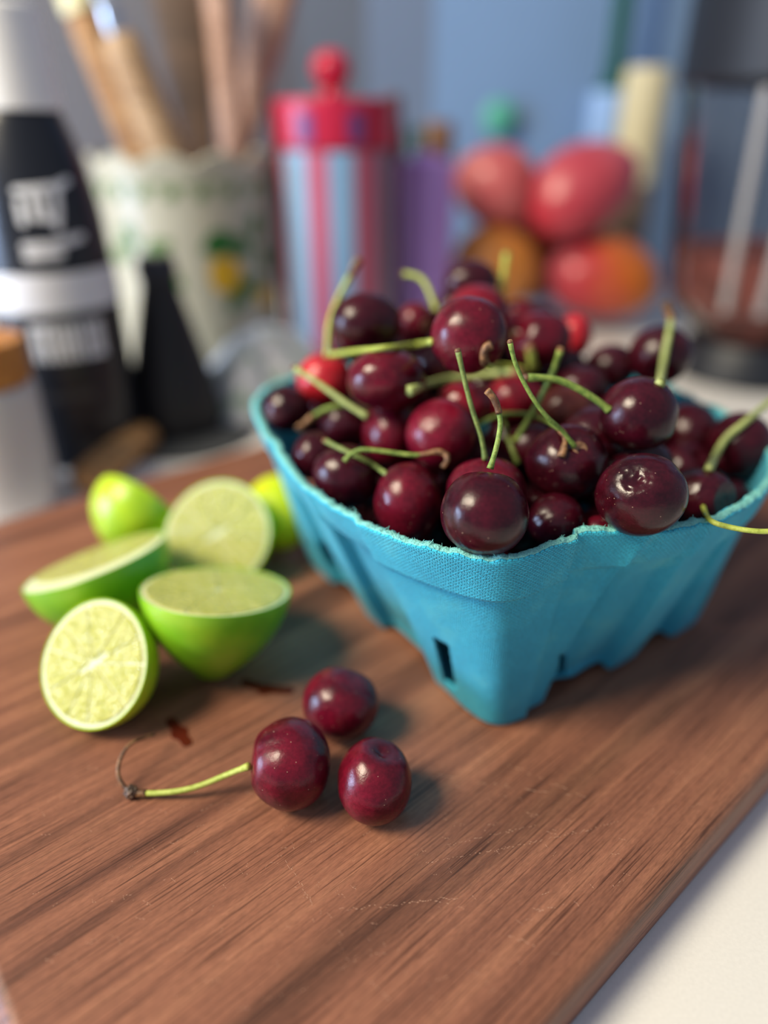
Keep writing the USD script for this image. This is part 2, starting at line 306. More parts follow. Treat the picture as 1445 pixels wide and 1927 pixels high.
VV = np.linspace(0, 1, NV)
A2, V2 = np.meshgrid(U, VV)
outer = wall_point(A2, V2); inner = wall_point(A2, V2, -0.0018)
frag = meshkit.fbm(np.stack([U * 40, U * 0, U * 0], -1), 4, 9) - 0.5
outer[-1, :, 2] += 0.0016 * frag; inner[-1, :, 2] += 0.0022 * frag
# slots: ventilation holes beside each corner
pr = project(outer.reshape(-1, 3)).reshape(NV, NU, 3)
keep = np.ones((NV - 1, NU), bool)
def slot_uv(px, py):
    d = (pr[..., 0] - px) ** 2 + (pr[..., 1] - py) ** 2 + (pr[..., 2] > 0.30) * 1e9
    k = np.unravel_index(np.argmin(d), d.shape); return U[k[1]], VV[k[0]]
slots = []
for p_lo, p_hi, w in (((846, 1292), (828, 1205), 0.0020), ((1052, 1280), (1066, 1226), 0.0024)):
    (ua, va), (ub_, vb) = slot_uv(*p_lo), slot_uv(*p_hi)
    slots.append((adiff(ua, CORNERS[0]), va, adiff(ub_, CORNERS[0]), vb, w))
for c in range(4):
    for da, va, db, vb, w in slots:
        if c % 2: da, db = da * 0.95, db * 0.95
        tt = np.clip((V2[:-1] - va) / (vb - va), 0, 1); mid_a = CORNERS[c] + da + (db - da) * tt
        wid = (w + 0.0006) / 0.075
        keep &= ~((np.abs(adiff(A2[:-1], mid_a)) < wid) & (V2[:-1] > va) & (V2[:-1] < vb))
def solid_sheet(P, Q, keep):
    m, n = P.shape[:2]; idx = lambda i, j: i * n + j % n
    i, j = np.nonzero(keep); a, b, c, d = idx(i, j), idx(i, j + 1), idx(i + 1, j + 1), idx(i + 1, j)
    N = m * n
    F = [np.stack([a, b, c], -1), np.stack([a, c, d], -1), np.stack([a, c, b], -1) + N, np.stack([a, d, c], -1) + N]
    pad = np.zeros((keep.shape[0] + 2, n), bool); pad[1:-1] = keep
    def edge(sel, e0, e1):
        i, j = np.nonzero(sel); p, q = e0(i, j), e1(i, j)
        F.append(np.stack([p, p + N, q + N], -1)); F.append(np.stack([p, q + N, q], -1))
    edge(keep & ~pad[:-2], lambda i, j: idx(i, j), lambda i, j: idx(i, j + 1))
    edge(keep & ~pad[2:], lambda i, j: idx(i + 1, j + 1), lambda i, j: idx(i + 1, j))
    edge(keep & ~np.roll(keep, 1, 1), lambda i, j: idx(i + 1, j), lambda i, j: idx(i, j))
    edge(keep & ~np.roll(keep, -1, 1), lambda i, j: idx(i, j + 1), lambda i, j: idx(i + 1, j + 1))
    return np.vstack([P.reshape(-1, 3), Q.reshape(-1, 3)]), np.vstack(F)
def pulp(name, base, edge, weave=1.0):
    nodes = {'uv': ('texture_coordinate', {}), 'tc': ('texture_coordinate', {}),
             'wv': ('noise_texture', {'scale': 260, 'detail': 2}), 'ws': ('vector_math', {'math_type': 'scale', 'scale': 0.00055}), 'wa': ('vector_math', {'math_type': 'add'}),
             'br': ('brick_texture', {'scale': 1.0, 'brick_width': 0.0013, 'row_height': 0.00075, 'mortar_size': 0.00022, 'mortar_smooth': 1.0, 'color1': (0.9,) * 3, 'color2': (1,) * 3, 'mortar': (0, 0, 0)}),
             'n1': ('noise_texture', {'scale': 55, 'detail': 5, 'roughness': 0.6}), 'r1': ('rgb_ramp', {'ramp': [(0.3, tuple(np.array(base) * [0.75, 0.86, 0.9])), (0.55, base), (0.78, edge)]}),
             'n2': ('noise_texture', {'scale': 1600, 'detail': 3}), 'r2': ('rgb_ramp', {'ramp': [(0.3, (0.82,) * 3), (0.7, (1.15,) * 3)]}), 'x': ('mix', {'mix_type': 'multiply', 'fac': 1.0}),
             'x2': ('mix', {'mix_type': 'multiply', 'fac': 0.30}), 'rb': ('rgb_ramp', {'ramp': [(0.0, (0.35, 0.5, 0.6)), (0.7, (1, 1, 1))]}),
             'bm': ('math', {'math_type': 'multiply_add', 'value2': 1.0}), 'n3': ('noise_texture', {'scale': 1100, 'detail': 4}), 'b': ('bump', {'strength': weave, 'distance': 0.00035}),
             'p': ('principled_bsdf', {'roughness': 0.85, 'sheen_weight': 0.15, 'specular_ior_level': 0.25})}
    links = [('tc.object', 'wv.vector'), ('wv.color', 'ws.vector1'), ('uv.UV', 'wa.vector1'), ('ws.vector', 'wa.vector2'), ('wa.vector', 'br.vector'), ('tc.object', 'n1.vector'), ('tc.object', 'n2.vector'), ('tc.object', 'n3.vector'),
             ('n1.fac', 'r1.fac'), ('n2.fac', 'r2.fac'), ('r1.color', 'x.color1'), ('r2.color', 'x.color2'), ('x.color', 'x2.color1'), ('br.fac', 'rb.fac'),
             ('x2.color', 'p.base_color'), ('br.color', 'bm.value1'), ('n3.fac', 'bm.value3'), ('bm.value', 'b.height'), ('b.normal', 'p.normal')]
    nodes['iv'] = ('invert', {}); links += [('br.color', 'x2.color2')]
    del nodes['iv'], nodes['rb']; links = [l for l in links if 'rb.' not in l[1]]
    nodes['bw'] = ('rgb_to_bw', {}); links = [l for l in links if l != ('br.color', 'bm.value1')] + [('br.color', 'bw.color'), ('bw.val', 'bm.value1')]
    return mat(name, nodes, links)
PULP = pulp('turquoise_pulp', (0.046, 0.57, 0.80), (0.13, 0.70, 0.80))
EDGE = plain('torn_pulp_edge', (0.22, 0.62, 0.58), 0.9, bump=0.8, scale=1500, vary=0.2)
bc3 = ORG + CEN[0] * E1 + CEN[1] * E2
basket = Thing('berry_basket', 'turquoise moulded pulp berry basket heaped with dark cherries on the cutting board', 'basket', bc3)
v, f = solid_sheet(outer, inner, keep)
arc = U * 0.085; uvw = np.tile(np.stack(np.meshgrid(arc, VV * 0.085), -1).reshape(-1, 2), (2, 1))
basket.part('side_wall', (v, f), PULP, smooth=True, uv=uvw)
# folded collar round the rim: stands proud of the wall, its lower edge dips at the corners
NB = 12; lowv = 0.83 - 0.055 * np.exp(-(adiff(U, CORNERS[0]) / 0.35) ** 2) + 0.02 * np.sin(5 * U)
tt = np.r_[0, 0.012, 0.05, np.linspace(0.12, 1, NB - 3)][:, None]; Vb = lowv[None] + (1.0 - lowv[None]) * tt; Ab = np.tile(U, (NB, 1))
po = wall_point(Ab, Vb, 0.0017); pi_ = wall_point(Ab, Vb, 0.0001)
po[-1, :, 2] += 0.0016 * frag - 0.0002; pi_[-1, :, 2] += 0.0016 * frag
po[0] = wall_point(U, lowv, 0.0002)
v, f = solid_sheet(po, pi_, np.ones((NB - 1, NU), bool))
basket.part('rim_band', (v, f), PULP, smooth=True, uv=np.tile(np.stack([np.tile(arc, (NB, 1)), Vb * 0.085], -1).reshape(-1, 2), (2, 1)), label='folded band round the top of the basket')
# torn fibre lip along the very edge
edge_c = wall_point(U, np.ones(NU), -0.0002); edge_c[:, 2] += 0.0016 * frag
er = 0.0011 + 0.0006 * meshkit.fbm(np.stack([U * 60, U * 0 + 4, U * 0], -1), 3, 2)
a8 = np.linspace(0, 2 * np.pi, 7, endpoint=False); radial = (edge_c - bc3) * [1, 1, 0]; radial /= np.linalg.norm(radial, axis=1, keepdims=True)
rows = [edge_c + er[:, None] * (np.cos(t) * radial + np.sin(t) * np.array([0, 0, 0.45])) for t in a8]; rows.append(rows[0])
basket.part('torn_lip', grid(np.array(rows)), EDGE, smooth=True, label='pale torn edge of the pulp rim')
fib = []
for k in range(900):
    j = rng.integers(NU); w_ = meshkit.noise(np.array([[U[j] * 6, 2.0, 0]]), 8)[0]
    if rng.random() > w_ * 1.3: continue
    p = edge_c[j] + radial[j] * rng.uniform(-0.001, 0.001) + [0, 0, 0.0002]; d = unit(radial[j] * rng.normal() * 0.7 + [0, 0, rng.uniform(0.2, 1)] + rng.normal(size=3) * 0.6); L = rng.uniform(0.0006, 0.0022)
    fib.append(tube([p, p + d * L * 0.5 + rng.normal(size=3) * 0.0002, p + d * L], [0.00016, 0.00013, 0.00005], 4))
basket.part('loose_fibres', cat(*fib), EDGE, smooth=True, kind='stuff', label='loose torn fibres standing on the rim')
bl = wall_point(U, np.full(NU, 0.03), -0.0019)
rows = [(bl - bc3) * [k, k, 0] + bc3 + [0, 0, z] for k, z in ((0, 0.0025), (0.96, 0.0025), (1.0, 0.0040), (1.0, 0.0048), (0, 0.0048))]
basket.part('base', grid(rows), PULP, smooth=True, uv=np.array(rows).reshape(-1, 3)[:, :2])

# ------------------------------------------------------------------ cherries
# id: centre px, radius px, stretch across / up, tone, push back (m), stem side as seen (right, up, +1 towards the camera / -1 away), label
CH = {
 'crown': (885, 532, 52, 1.0, 0.80, 'dark', .004, (.3, .3, -1), 'dark cherry crowning the very top of the heap, in front of the orange mango'),
 'under_crown': (898, 598, 60, 1.0, 1.0, 'red', .012, (-.2, .4, -1), 'reddish cherry wedged between the crowning dark cherry and the big glossy one below it'),
 'upper_big': (882, 632, 71, 1.0, 1.0, 'mid', -.004, (.2, .2, -1), 'big glossy maroon cherry in the upper middle of the heap, below the crowning cherry'),
 'left_shoulder': (690, 606, 65, 1.02, .84, 'dark', 0, (-.4, -.2, -1), 'dark cherry high on the left of the heap, in front of the striped canister'),
 'small_scarred': (782, 608, 38, .95, 1.0, 'mid', .004, (.75, -.2, .62), 'small cherry with a round tan stem scar, right of the upper left dark cherry'),
 'bright_left': (612, 716, 52, 1.0, 1.0, 'bright', 0, (.15, .9, .35), 'bright red cherry with an upright yellowish stem, on the left of the heap'),
 'left_middle': (727, 716, 72, 1.02, .84, 'mid', .006, (-.1, .8, -.5), 'wide dark maroon cherry under the long green stem, left of the centre of the heap'),
 'far_left': (541, 770, 44, 1.0, 1.0, 'dark', 0, (-.3, .3, -1), 'dark cherry in the far left corner of the basket'),
 'shadowed_left': (650, 800, 48, 1.0, .95, 'dark', .004, (0, .5, -1), 'dark half hidden cherry with one bluish glint, behind the tan stem stub on the left'),
 'rosy_left': (735, 814, 58, .93, 1.18, 'mid', .004, (.6, -.6, -.5), 'dusty maroon cherry just left of the wrinkled red cherry'),
 'wrinkled': (829, 817, 67, .98, 1.0, 'waxy', -.008, (.3, -.5, -.8), 'wrinkled bright maroon cherry at the centre of the heap, near a curled dry stem end'),
 'behind_wrinkled': (872, 762, 52, 1.05, .85, 'red', .008, (.1, .6, -.8), 'red cherry peeking out directly behind the wrinkled one'),
 'left_rim_upper': (594, 858, 44, 1.0, 1.05, 'dark', 0, (-.4, .2, -1), 'nearly black cherry by the left rim, the upper of two there'),
 'left_rim_lower': (652, 897, 62, 1.03, .98, 'dark', 0, (.5, .6, -.4), 'nearly black cherry at the left rim, the lower of two there'),
 'front_left': (768, 946, 65, .97, 1.17, 'mid', 0, (.1, .5, -.9), 'tall red-flushed cherry at the front left rim of the basket'),
 'front_centre': (911, 967, 83, .99, 1.02, 'dark', -.002, (.1, .98, -.1), 'large dark cherry leaning on the front rim with a green stem rising from its top'),
 'front_behind': (915, 925, 74, 1.02, .9, 'mid', .012, (-.1, .95, -.2), 'freckled maroon cherry behind the large front cherry, with two stems above it'),
 'front_small': (1045, 978, 54, 1.02, .95, 'dark', .002, (-.4, -.5, -.7), 'small dark cherry at the front rim beside the basket corner, with a bright round glint'),
 'dimpled': (1066, 870, 75, 1.0, .96, 'dark', 0, (.20, .62, .75), 'dark cherry with its stem dimple on top and a ragged brown stem end over it'),
 'front_right': (1206, 931, 83, .99, .94, 'dark', -.003, (-.10, .42, .90), 'very large dark cherry at the right front rim with a crinkled shiny scar'),
 'saddle': (1202, 783, 72, 1.03, 1.0, 'dark', -.002, (-.95, .1, -.2), 'large purplish black cherry with an hourglass glint and a stem meeting its left side'),
 'shrivelled': (1318, 936, 54, 1.12, 1.03, 'dark', 0, (.85, -.1, .5), 'shrivelled oblong cherry at the right rim with a blue-grey flat end'),
 'under_shrivelled': (1375, 945, 36, 1.0, 1.2, 'dark', .014, (0, .5, -1), 'dark cherry barely showing behind the shrivelled one'),
 'right_shaded': (1297, 822, 58, .95, 1.08, 'dark', .006, (.2, .5, -.9), 'unlit dark cherry right of the purplish black one with the hourglass glint'),
 'far_right': (1392, 838, 58, 1.0, 1.08, 'dark', 0, (-.6, -.3, .6), 'dark cherry at the right edge of the picture, crossed by a pale stem'),
 'right_top': (1242, 669, 57, 1.0, .97, 'dark', 0, (0, -.6, .75), 'dark cherry standing highest on the right, with a tall brown tipped stem'),
 'right_upper': (1148, 690, 48, 1.02, .85, 'dark', .002, (.8, -.2, -.4), 'dark cherry between the half hidden bright red one and the highest one on the right'),
 'back_right': (1014, 640, 60, 1.0, .88, 'mid', 0, (-.6, .3, .6), 'maroon cherry at the back right with a tan stem scar on its left'),
 'red_sliver': (1080, 632, 37, .9, 1.08, 'bright', .010, (.3, .3, -1), 'glowing red cherry half hidden at the back, right of the maroon one'),
 'back_hidden': (974, 594, 33, 1.0, .9, 'red', .012, (.2, .5, -1), 'red cherry peeping out at the back between the crowning cherry and the maroon one'),
 'centre_red': (970, 752, 54, 1.0, .9, 'red', .006, (.6, .5, .3), 'red cherry in the middle of the heap, seen behind crossing stems'),
 'centre_right': (1092, 732, 50, 1.05, .86, 'dark', .010, (-.3, .5, -.8), 'dark cherry under the stem that runs to the right, behind the brownish one'),
 'brownish': (1064, 778, 61, 1.0, .92, 'brown', .004, (.2, .6, -.7), 'bruised brownish cherry behind the dimpled dark one'),
 'centre_deep': (908, 740, 42, 1.0, 1.0, 'dark', .022, (.3, .5, -.9), 'dark cherry deep in the middle, beneath the pale horizontal stem'),
 'stem_nest': (1000, 838, 50, 1.0, .9, 'dark', .026, (-.2, .8, .2), 'shadowed cherry deep under the tangle of crossing stems'),
 'gap_back': (1056, 700, 47, 1.0, 1.0, 'dark', 0, (.2, .5, -1), 'dark cherry in shadow just below the maroon one with the tan scar'),
 'gap_left': (818, 690, 46, 1.0, 1.0, 'dark', 0, (.2, .5, -1), 'dark cherry deep in shadow, lower left of the big glossy one'),
 'front_gap': (1128, 1002, 36, 1.0, .9, 'mid', .016, (0, .5, -1), 'maroon cherry low in the gap at the front rim, left of the very large one'),
}
keys = list(CH)
C0 = np.array([[CH[k][0], CH[k][1]] for k in keys], float); RP = np.array([CH[k][2] * math.sqrt(CH[k][3] * CH[k][4]) for k in keys])
NOM = 0.0255
d0 = np.clip(NOM * FPX / (2 * RP), 0.0, 0.40) + np.array([CH[k][6] for k in keys]); 
for k, v_ in (('small_scarred', .305), ('red_sliver', .322), ('back_right', .297), ('back_hidden', .335), ('far_left', .293), ('under_shrivelled', .275), ('shrivelled', .240), ('front_behind', .228), ('gap_back', .318), ('gap_left', .305), ('front_small', .226), ('centre_red', .288), ('bright_left', .302), ('brownish', .282), ('left_rim_lower', .252), ('front_left', .238), ('far_left', .290), ('rosy_left', .262), ('front_gap', .225), ('left_rim_upper', .268), ('shadowed_left', .280), ('right_upper', .310), ('crown', .325), ('stem_nest', .262), ('centre_deep', .290), ('centre_right', .292), ('behind_wrinkled', .262)): d0[keys.index(k)] = v_
RAYS = np.array([ray(*c) for c in C0])
d = d0.copy(); M = len(keys)
for it in range(700):
    P = EYE + RAYS * d[:, None]; R = RP / FPX * d; g = np.zeros(M); nn = np.zeros(M)
    D = np.linalg.norm(P[:, None] - P[None], axis=-1); want = 0.955 * (R[:, None] + R[None]); ov = np.triu(want - D, 1)
    for i, j in zip(*np.nonzero(ov > 0)):
        far, nr = (i, j) if d[i] > d[j] else (j, i)
        s = min(ov[i, j], 0.002); g[far] += s * 0.5; g[nr] -= s * 0.35; nn[far] += 1; nn[nr] += 1
    d = d + g * 0.6 + (d0 - d) * 0.012
P3 = EYE + RAYS * d[:, None]; R3 = RP / FPX * d
POS = {k: (P3[i], R3[i]) for i, k in enumerate(keys)}

ico = trimesh.creation.icosphere(subdivisions=5); ICO_V, ICO_F = np.array(ico.vertices), np.array(ico.faces)
ico3 = trimesh.creation.icosphere(subdivisions=3)
def cherry_shape(seed, V=ICO_V, dimple=0.20, lobes=0.05):
    r = np.random.default_rng(seed); th = np.arccos(np.clip(V[:, 2], -1, 1)); ph = np.arctan2(V[:, 1], V[:, 0])
    s = 1 - dimple * np.exp(-(th / 0.27) ** 2) + 0.030 * np.exp(-((th - 0.62) / 0.30) ** 2) - 0.03 * np.exp(-((np.pi - th) / 0.45) ** 2)
    s -= 0.022 * np.exp(-(ph / 0.16) ** 2) * np.sin(th) ** 1.5
    s += lobes * (meshkit.fbm(V * 1.3 + r.uniform(0, 50, 3), 2, seed) - 0.5) + 0.008 * (meshkit.noise(V * 5 + 7, seed) - 0.5)
    out = V * s[:, None] * [1.02, 1.0, 0.955]
    return out
def frame_from(axis, seed):
    z = unit(axis); x = np.cross(z, [0.31, 0.72, 0.62]); x = unit(x); y = np.cross(z, x); t = np.random.default_rng(seed + 900).uniform(0, 6.28)
    return np.stack([x * math.cos(t) + y * math.sin(t), -x * math.sin(t) + y * math.cos(t), z])
def make_cherry(pos, R, axis, tone, label, group, seed, sx=1.0, sy=1.0, view=None, mod=None, name='cherry'):
    vr = RIGHT if view is None else unit(RIGHT - view * (RIGHT @ view)); vu = UPV if view is None else unit(UPV - view * (UPV @ view))
    L = cherry_shape(seed)
    if mod: L = mod(L)
    W = L @ frame_from(axis, seed) * R
    W = W + np.outer(W @ vr, vr) * (sx - 1) + np.outer(W @ vu, vu) * (sy - 1)
    t = Thing(name, label, 'cherry', (pos[0], pos[1], pos[2] + W[:, 2].min()), group=group)
    t.part('fruit', (W + pos, ICO_F), SKIN[tone], smooth=True); t.world = W + pos; t.pos, t.R, t.axis = pos, R, unit(axis)
    return t
THINGS = {}
for i, k in enumerate(keys):
    cx, cy, rp, sx, sy, tone, back, ax, label = CH[k]
    view = unit(EYE - P3[i]); vr = unit(RIGHT - view * (RIGHT @ view)); vu = np.cross(view, vr)
    axis = ax[0] * vr + ax[1] * vu + ax[2] * view
    g = math.sqrt(sx * sy)
    def mod(L, k=k):
        if k == 'shrivelled':
            L = L * (1 + 0.10 * (meshkit.fbm(L * 2.2, 3, 4) - 0.5))[:, None]; L[:, 2] = np.minimum(L[:, 2], 0.80)
        if k == 'front_right':
            th = np.arccos(np.clip(L[:, 2] / np.linalg.norm(L, axis=1), -1, 1)); e = np.exp(-(th / .30) ** 2)
            L = L * (1 + .12 * e + .16 * e * (meshkit.fbm(L * 8, 4, 6) - .5))[:, None]
        if k == 'saddle': L = L * (1 - 0.10 * np.exp(-((L @ unit([0.8, 0.2, .1]) - 0.9) / 0.35) ** 2))[:, None]
        return L
    THINGS[k] = make_cherry(P3[i], R3[i], axis, tone, label, 'cherries heaped in the turquoise basket', 40 + i, sx / g, sy / g, view, mod)

# three loose cherries on the board
def on_board(px, py, rp):                         # centre such that the sphere touches z = 0
    r = ray(px, py); dd = EYE[2] / (-r[2] + rp / FPX); return EYE + r * dd, rp / FPX * dd
LOOSE = {'loose_left': (547, 1438, 81, 1.0, 1.03, 'mid', (-.98, .02, .1), 'loose maroon cherry on the board with a long hooked stem, left one of the three'),
         'loose_back': (640, 1324, 71, 1.0, .98, 'mid', (.3, .9, -.2), 'loose red-maroon cherry with a pointed top, rearmost of the three on the board'),
         'loose_right': (705, 1470, 72, .96, 1.10, 'mid', (.25, .75, .6), 'loose cherry with a brown bruise on its shoulder, nearest of the three on the board')}
for i, (k, (cx, cy, rp, sx, sy, tone, ax, label)) in enumerate(LOOSE.items()):
    p, R = on_board(cx, cy, rp); view = unit(EYE - p); vr = unit(RIGHT - view * (RIGHT @ view)); vu = np.cross(view, vr)
    t = make_cherry(p, R, ax[0] * vr + ax[1] * vu + ax[2] * view, tone, label, 'loose cherries on the cutting board', 300 + i, sx, sy, view)
    dz = -t.world[:, 2].min(); t.x.GetPrim().GetAttribute('xformOp:translate').Set(Gf.Vec3d(float(t.loc[0]), float(t.loc[1]), 0.0)); t.pos = t.pos + [0, 0, dz]; t.world = t.world + [0, 0, dz]; t.loc = t.loc + [0, 0, dz]
    THINGS[k] = t; POS[k] = (t.pos, R)

# cherries buried under the visible layer
fill, r2 = [], np.random.default_rng(11)
FR = 0.0122
for it in range(60000):
    if len(fill) >= 70: break
    a = r2.uniform(0, 2 * np.pi); z = 0.006 + FR + r2.uniform(0, 1) ** 1.3 * 0.085
    v_ = np.clip(z / HB, 0, 1); rl = (base_r(a) + (rim_r(a) - base_r(a)) * max(v_ - FR / HB * 0.9, 0)) - FR * 1.25 - 0.0062
    q = math.sqrt(r2.uniform(0, 1)) * max(rl, 0); p = ORG + (CEN[0] + q * math.cos(a)) * E1 + (CEN[1] + q * math.sin(a)) * E2 + [0, 0, z]
    dd = np.linalg.norm(P3 - p, axis=1)
    if (dd < 0.93 * (R3 + FR)).any() or any(np.linalg.norm(p - w) < 0.93 * 2 * FR for w in fill): continue
    if z > 0.066:
        hd = np.linalg.norm((P3 - p)[:, :2], axis=1); roof = (hd < R3 + 0.006) & (P3[:, 2] > z + 0.009)
        if not roof.any(): continue
    pp = project(p[None])[0]; pc = project(P3)
    cover = (np.hypot(pc[:, 0] - pp[0], pc[:, 1] - pp[1]) < RP * 1.1) & (pc[:, 2] < pp[2])
    if z > 0.05 and not cover.any(): continue
    fill.append(p)
def inside(p):
    q = p - ORG; x, y = q @ E1 - CEN[0], q @ E2 - CEN[1]; a = math.atan2(y, x); v_ = np.clip(p[2] / HB, 0, 1)
    return math.hypot(x, y) < base_r(a) + (rim_r(a) - base_r(a)) * max(v_ - FR / HB * 0.9, 0) - FR * 1.25 - 0.0062 or p[2] > HB + .01 and math.hypot(x, y) < rim_r(a) - FR * 1.1
todo = sorted([(P3[i], R3[i]) for i in range(M)], key=lambda t: -t[0][2])
while todo and len(fill) < 130:                   # every raised cherry gets others beneath it to rest on
    p0, r0 = todo.pop(0); found = 0
    if p0[2] < 0.05: continue
    for _ in range(400):
        dv = unit(r2.normal(size=3) + [0, 0.5, 0]); dv[2] = -abs(dv[2]) - .35; dv = unit(dv); p = p0 + dv * (r0 + FR) * 0.97
        if p[2] < FR + .006 or not inside(p): continue
        if (np.linalg.norm(P3 - p, axis=1) < 0.92 * (R3 + FR)).any() or any(np.linalg.norm(p - w) < 0.92 * 2 * FR for w in fill): continue
        pp = project(p[None])[0]; pc = project(P3)
        pd_, rf = np.hypot(pc[:, 0] - pp[0], pc[:, 1] - pp[1]), FR / pp[2] * FPX
        if not ((pd_ + 0.45 * rf < RP) & (pc[:, 2] < pp[2])).any() or ((pc[:, 2] > pp[2]) & (pd_ < RP * 0.9 + 0.5 * rf)).any(): continue
        fill.append(p); found += 1; todo.append((p, FR))
        if found == 2: break
first = None
for i, p in enumerate(sorted(fill, key=lambda p: p[2])):
    sc = r2.uniform(0.96, 1.03)
    lab = 'dark cherry buried under the top layer of the heap in the turquoise basket'
    if first is None:
        first = Thing('buried_cherry', lab, 'cherry', p, r2.uniform(0, 6.2), group='buried cherries in the turquoise basket')
        Lf = cherry_shape(7, np.array(ico3.vertices)) * FR
        first.part('fruit', (Lf, np.array(ico3.faces)), SKIN['dark'], smooth=True, local=True)
        sv = first.path
    else:
        x = UsdGeom.Xform.Define(stage, numbered('/World/buried_cherry')); pr_ = x.GetPrim()
        pr_.GetReferences().AddInternalReference(Sdf.Path(sv)); pr_.SetInstanceable(True)
        x.ClearXformOpOrder(); x.MakeMatrixXform().Set(Gf.Matrix4d().SetScale(sc) * Gf.Matrix4d().SetRotate(Gf.Rotation(Gf.Vec3d(*map(float, r2.normal(size=3))), float(r2.uniform(0, 360)))) * Gf.Matrix4d().SetTranslate(Gf.Vec3d(*map(float, p))))
        tag(pr_, lab, 'cherry', 'buried cherries in the turquoise basket')

# stems: points in the picture resolved to depths just in front of the fruit they lie on
SP, SR = np.vstack([P3, np.array(fill)]), np.r_[R3, np.full(len(fill), FR)]
def front_hit(x, y, skip=None):
    r = ray(x, y); u = unit(r); q = SP - EYE; b = q @ u; h2 = (q ** 2).sum(1) - b ** 2; ok = h2 < SR ** 2
    if skip is not None: ok[skip] = False
    if not ok.any(): return None
    return ((b - np.sqrt(np.maximum(SR ** 2 - h2, 0)))[ok]).min() * (u @ -BACK)
def make_stem(owner, pts, rad, tone, base_first=True, tip=None, d_tip=0.0, lead=0.0, hug=True, base_in=0.0):
    """pts run from the fruit outwards; tip = number of last points that are brown; d_tip: how much nearer the tip is than the base (m)"""
    t = THINGS[owner]; i = keys.index(owner) if owner in keys else None
    P2 = catmull(pts, 6); n = len(P2); s = np.linspace(0, 1, n)
    db = front_hit(*pts[0]); c = depth(t.pos)
    hb = None
    if i is not None:
        r = ray(*pts[0]); u = unit(r); b = (t.pos - EYE) @ u; h2 = ((t.pos - EYE) ** 2).sum() - b * b
        hb = (b - math.sqrt(max(t.R ** 2 - h2, 0))) * (u @ -BACK) if h2 < t.R ** 2 else depth(t.pos)
    dep = hb - d_tip * s + base_in * (1 - s)
    if hug:
        for k in range(n):
            h = front_hit(*P2[k], skip=None if k > n * 0.14 else i)
            if h is not None: dep[k] = min(dep[k], h - rad / FPX * h * 1.15)
        for _ in range(10): sm = np.convolve(np.r_[dep[0], dep, dep[-1]], [.25, .5, .25], 'valid'); dep[1:] = np.minimum(dep, sm)[1:]
    W = np.array([at_d(*P2[k], dep[k]) for k in range(n)])
    return finish_stem(t, W, 0.86 * rad / FPX * dep.mean(), tone, tip)
def finish_stem(t, W, R, tone, tip):
    n = len(W); k = n - (tip or 0) * 6 if tip else n; s = np.linspace(0, 1, n)
    rad = R * (1 + 0.35 * np.exp(-(s / 0.06) ** 2) + 0.25 * np.exp(-((1 - s) / 0.08) ** 2))
    sp = t.part('stem', tube(W[:max(k, 2)], rad[:max(k, 2)], 10), STEM[tone], smooth=True)
    if tip:
        wob = 1.05 + 0.55 * meshkit.noise(np.stack([np.arange(n) * 0.45, np.arange(n) * 0 + R * 1e5, np.arange(n) * 0], -1), 5)
        t.part('dry_tip', tube(W[k - 1:], (rad * wob)[k - 1:], 9), BROWN, smooth=True, parent=sp, label='dry brown stem end')
    else:
        e = W[-1]; dirn = unit(W[-1] - W[-2]); t.part('dry_tip', tube([e - dirn * R * .4, e + dirn * R * .5, e + dirn * R * 1.3], [R * 1.1, R * 1.35, R * .9], 9), BROWN, smooth=True, parent=sp, label='dry brown stem end')
    return sp
make_stem('bright_left', [(616, 672), (617, 640), (622, 600), (640, 555), (658, 520), (675, 488)], 6.0, 'yellow', tip=1, d_tip=-.004, hug=False)
make_stem('left_shoulder', [(812, 643), (770, 650), (700, 657), (620, 669)], 6.0, 'yellow', d_tip=.004)
make_stem('rosy_left', [(691, 784), (650, 758), (600, 722), (556, 694)], 6.5, 'pale', d_tip=-.004)
make_stem('shadowed_left', [(650, 762), (615, 770), (590, 784), (570, 800), (563, 808)], 6.5, 'green', tip=2, d_tip=.002)
make_stem('left_rim_lower', [(727, 892), (690, 868), (645, 846), (613, 830)], 5.0, 'dull', d_tip=.004, tip=None)
make_stem('front_left', [(648, 868), (664, 852), (690, 846), (740, 852), (790, 856), (822, 850), (842, 860), (833, 880)], 4.6, 'green', tip=3, d_tip=.004)
make_stem('front_behind', [(913, 864), (905, 820), (890, 775), (874, 715), (862, 662)], 5.5, 'dull', d_tip=.012)
make_stem('centre_deep', [(770, 736), (830, 716), (900, 706), (965, 701), (985, 705)], 8.0, 'pale', tip=1, d_tip=.014)
make_stem('back_right', [(986, 697), (955, 690), (930, 690), (913, 683), (912, 660), (924, 650)], 6.0, 'yellow', tip=2, d_tip=.006)
make_stem('dimpled', [(1081, 840), (1055, 808), (1030, 785), (1000, 745), (972, 690), (960, 645)], 5.0, 'green', d_tip=.016)
make_stem('stem_nest', [(970, 830), (1005, 770), (1035, 712), (1054, 660)], 6.2, 'green', d_tip=.012)
make_stem('saddle', [(1146, 772), (1125, 755), (1085, 730), (1040, 713), (992, 711)], 7.5, 'green', d_tip=.004)
make_stem('behind_wrinkled', [(900, 798), (945, 780), (990, 779), (1030, 792), (1055, 810), (1064, 828), (1056, 860)], 5.0, 'green', tip=2, d_tip=.012)
make_stem('front_centre', [(922, 882), (933, 845), (941, 805), (939, 778), (930, 752), (916, 735)], 6.0, 'green', tip=2, d_tip=.004)
make_stem('centre_red', [(975, 872), (962, 840), (948, 800), (944, 780)], 5.5, 'dull', d_tip=.002)
make_stem('right_top', [(1242, 722), (1252, 660), (1262, 605), (1256, 585), (1253, 568)], 7.0, 'pale', tip=2, d_tip=.004)
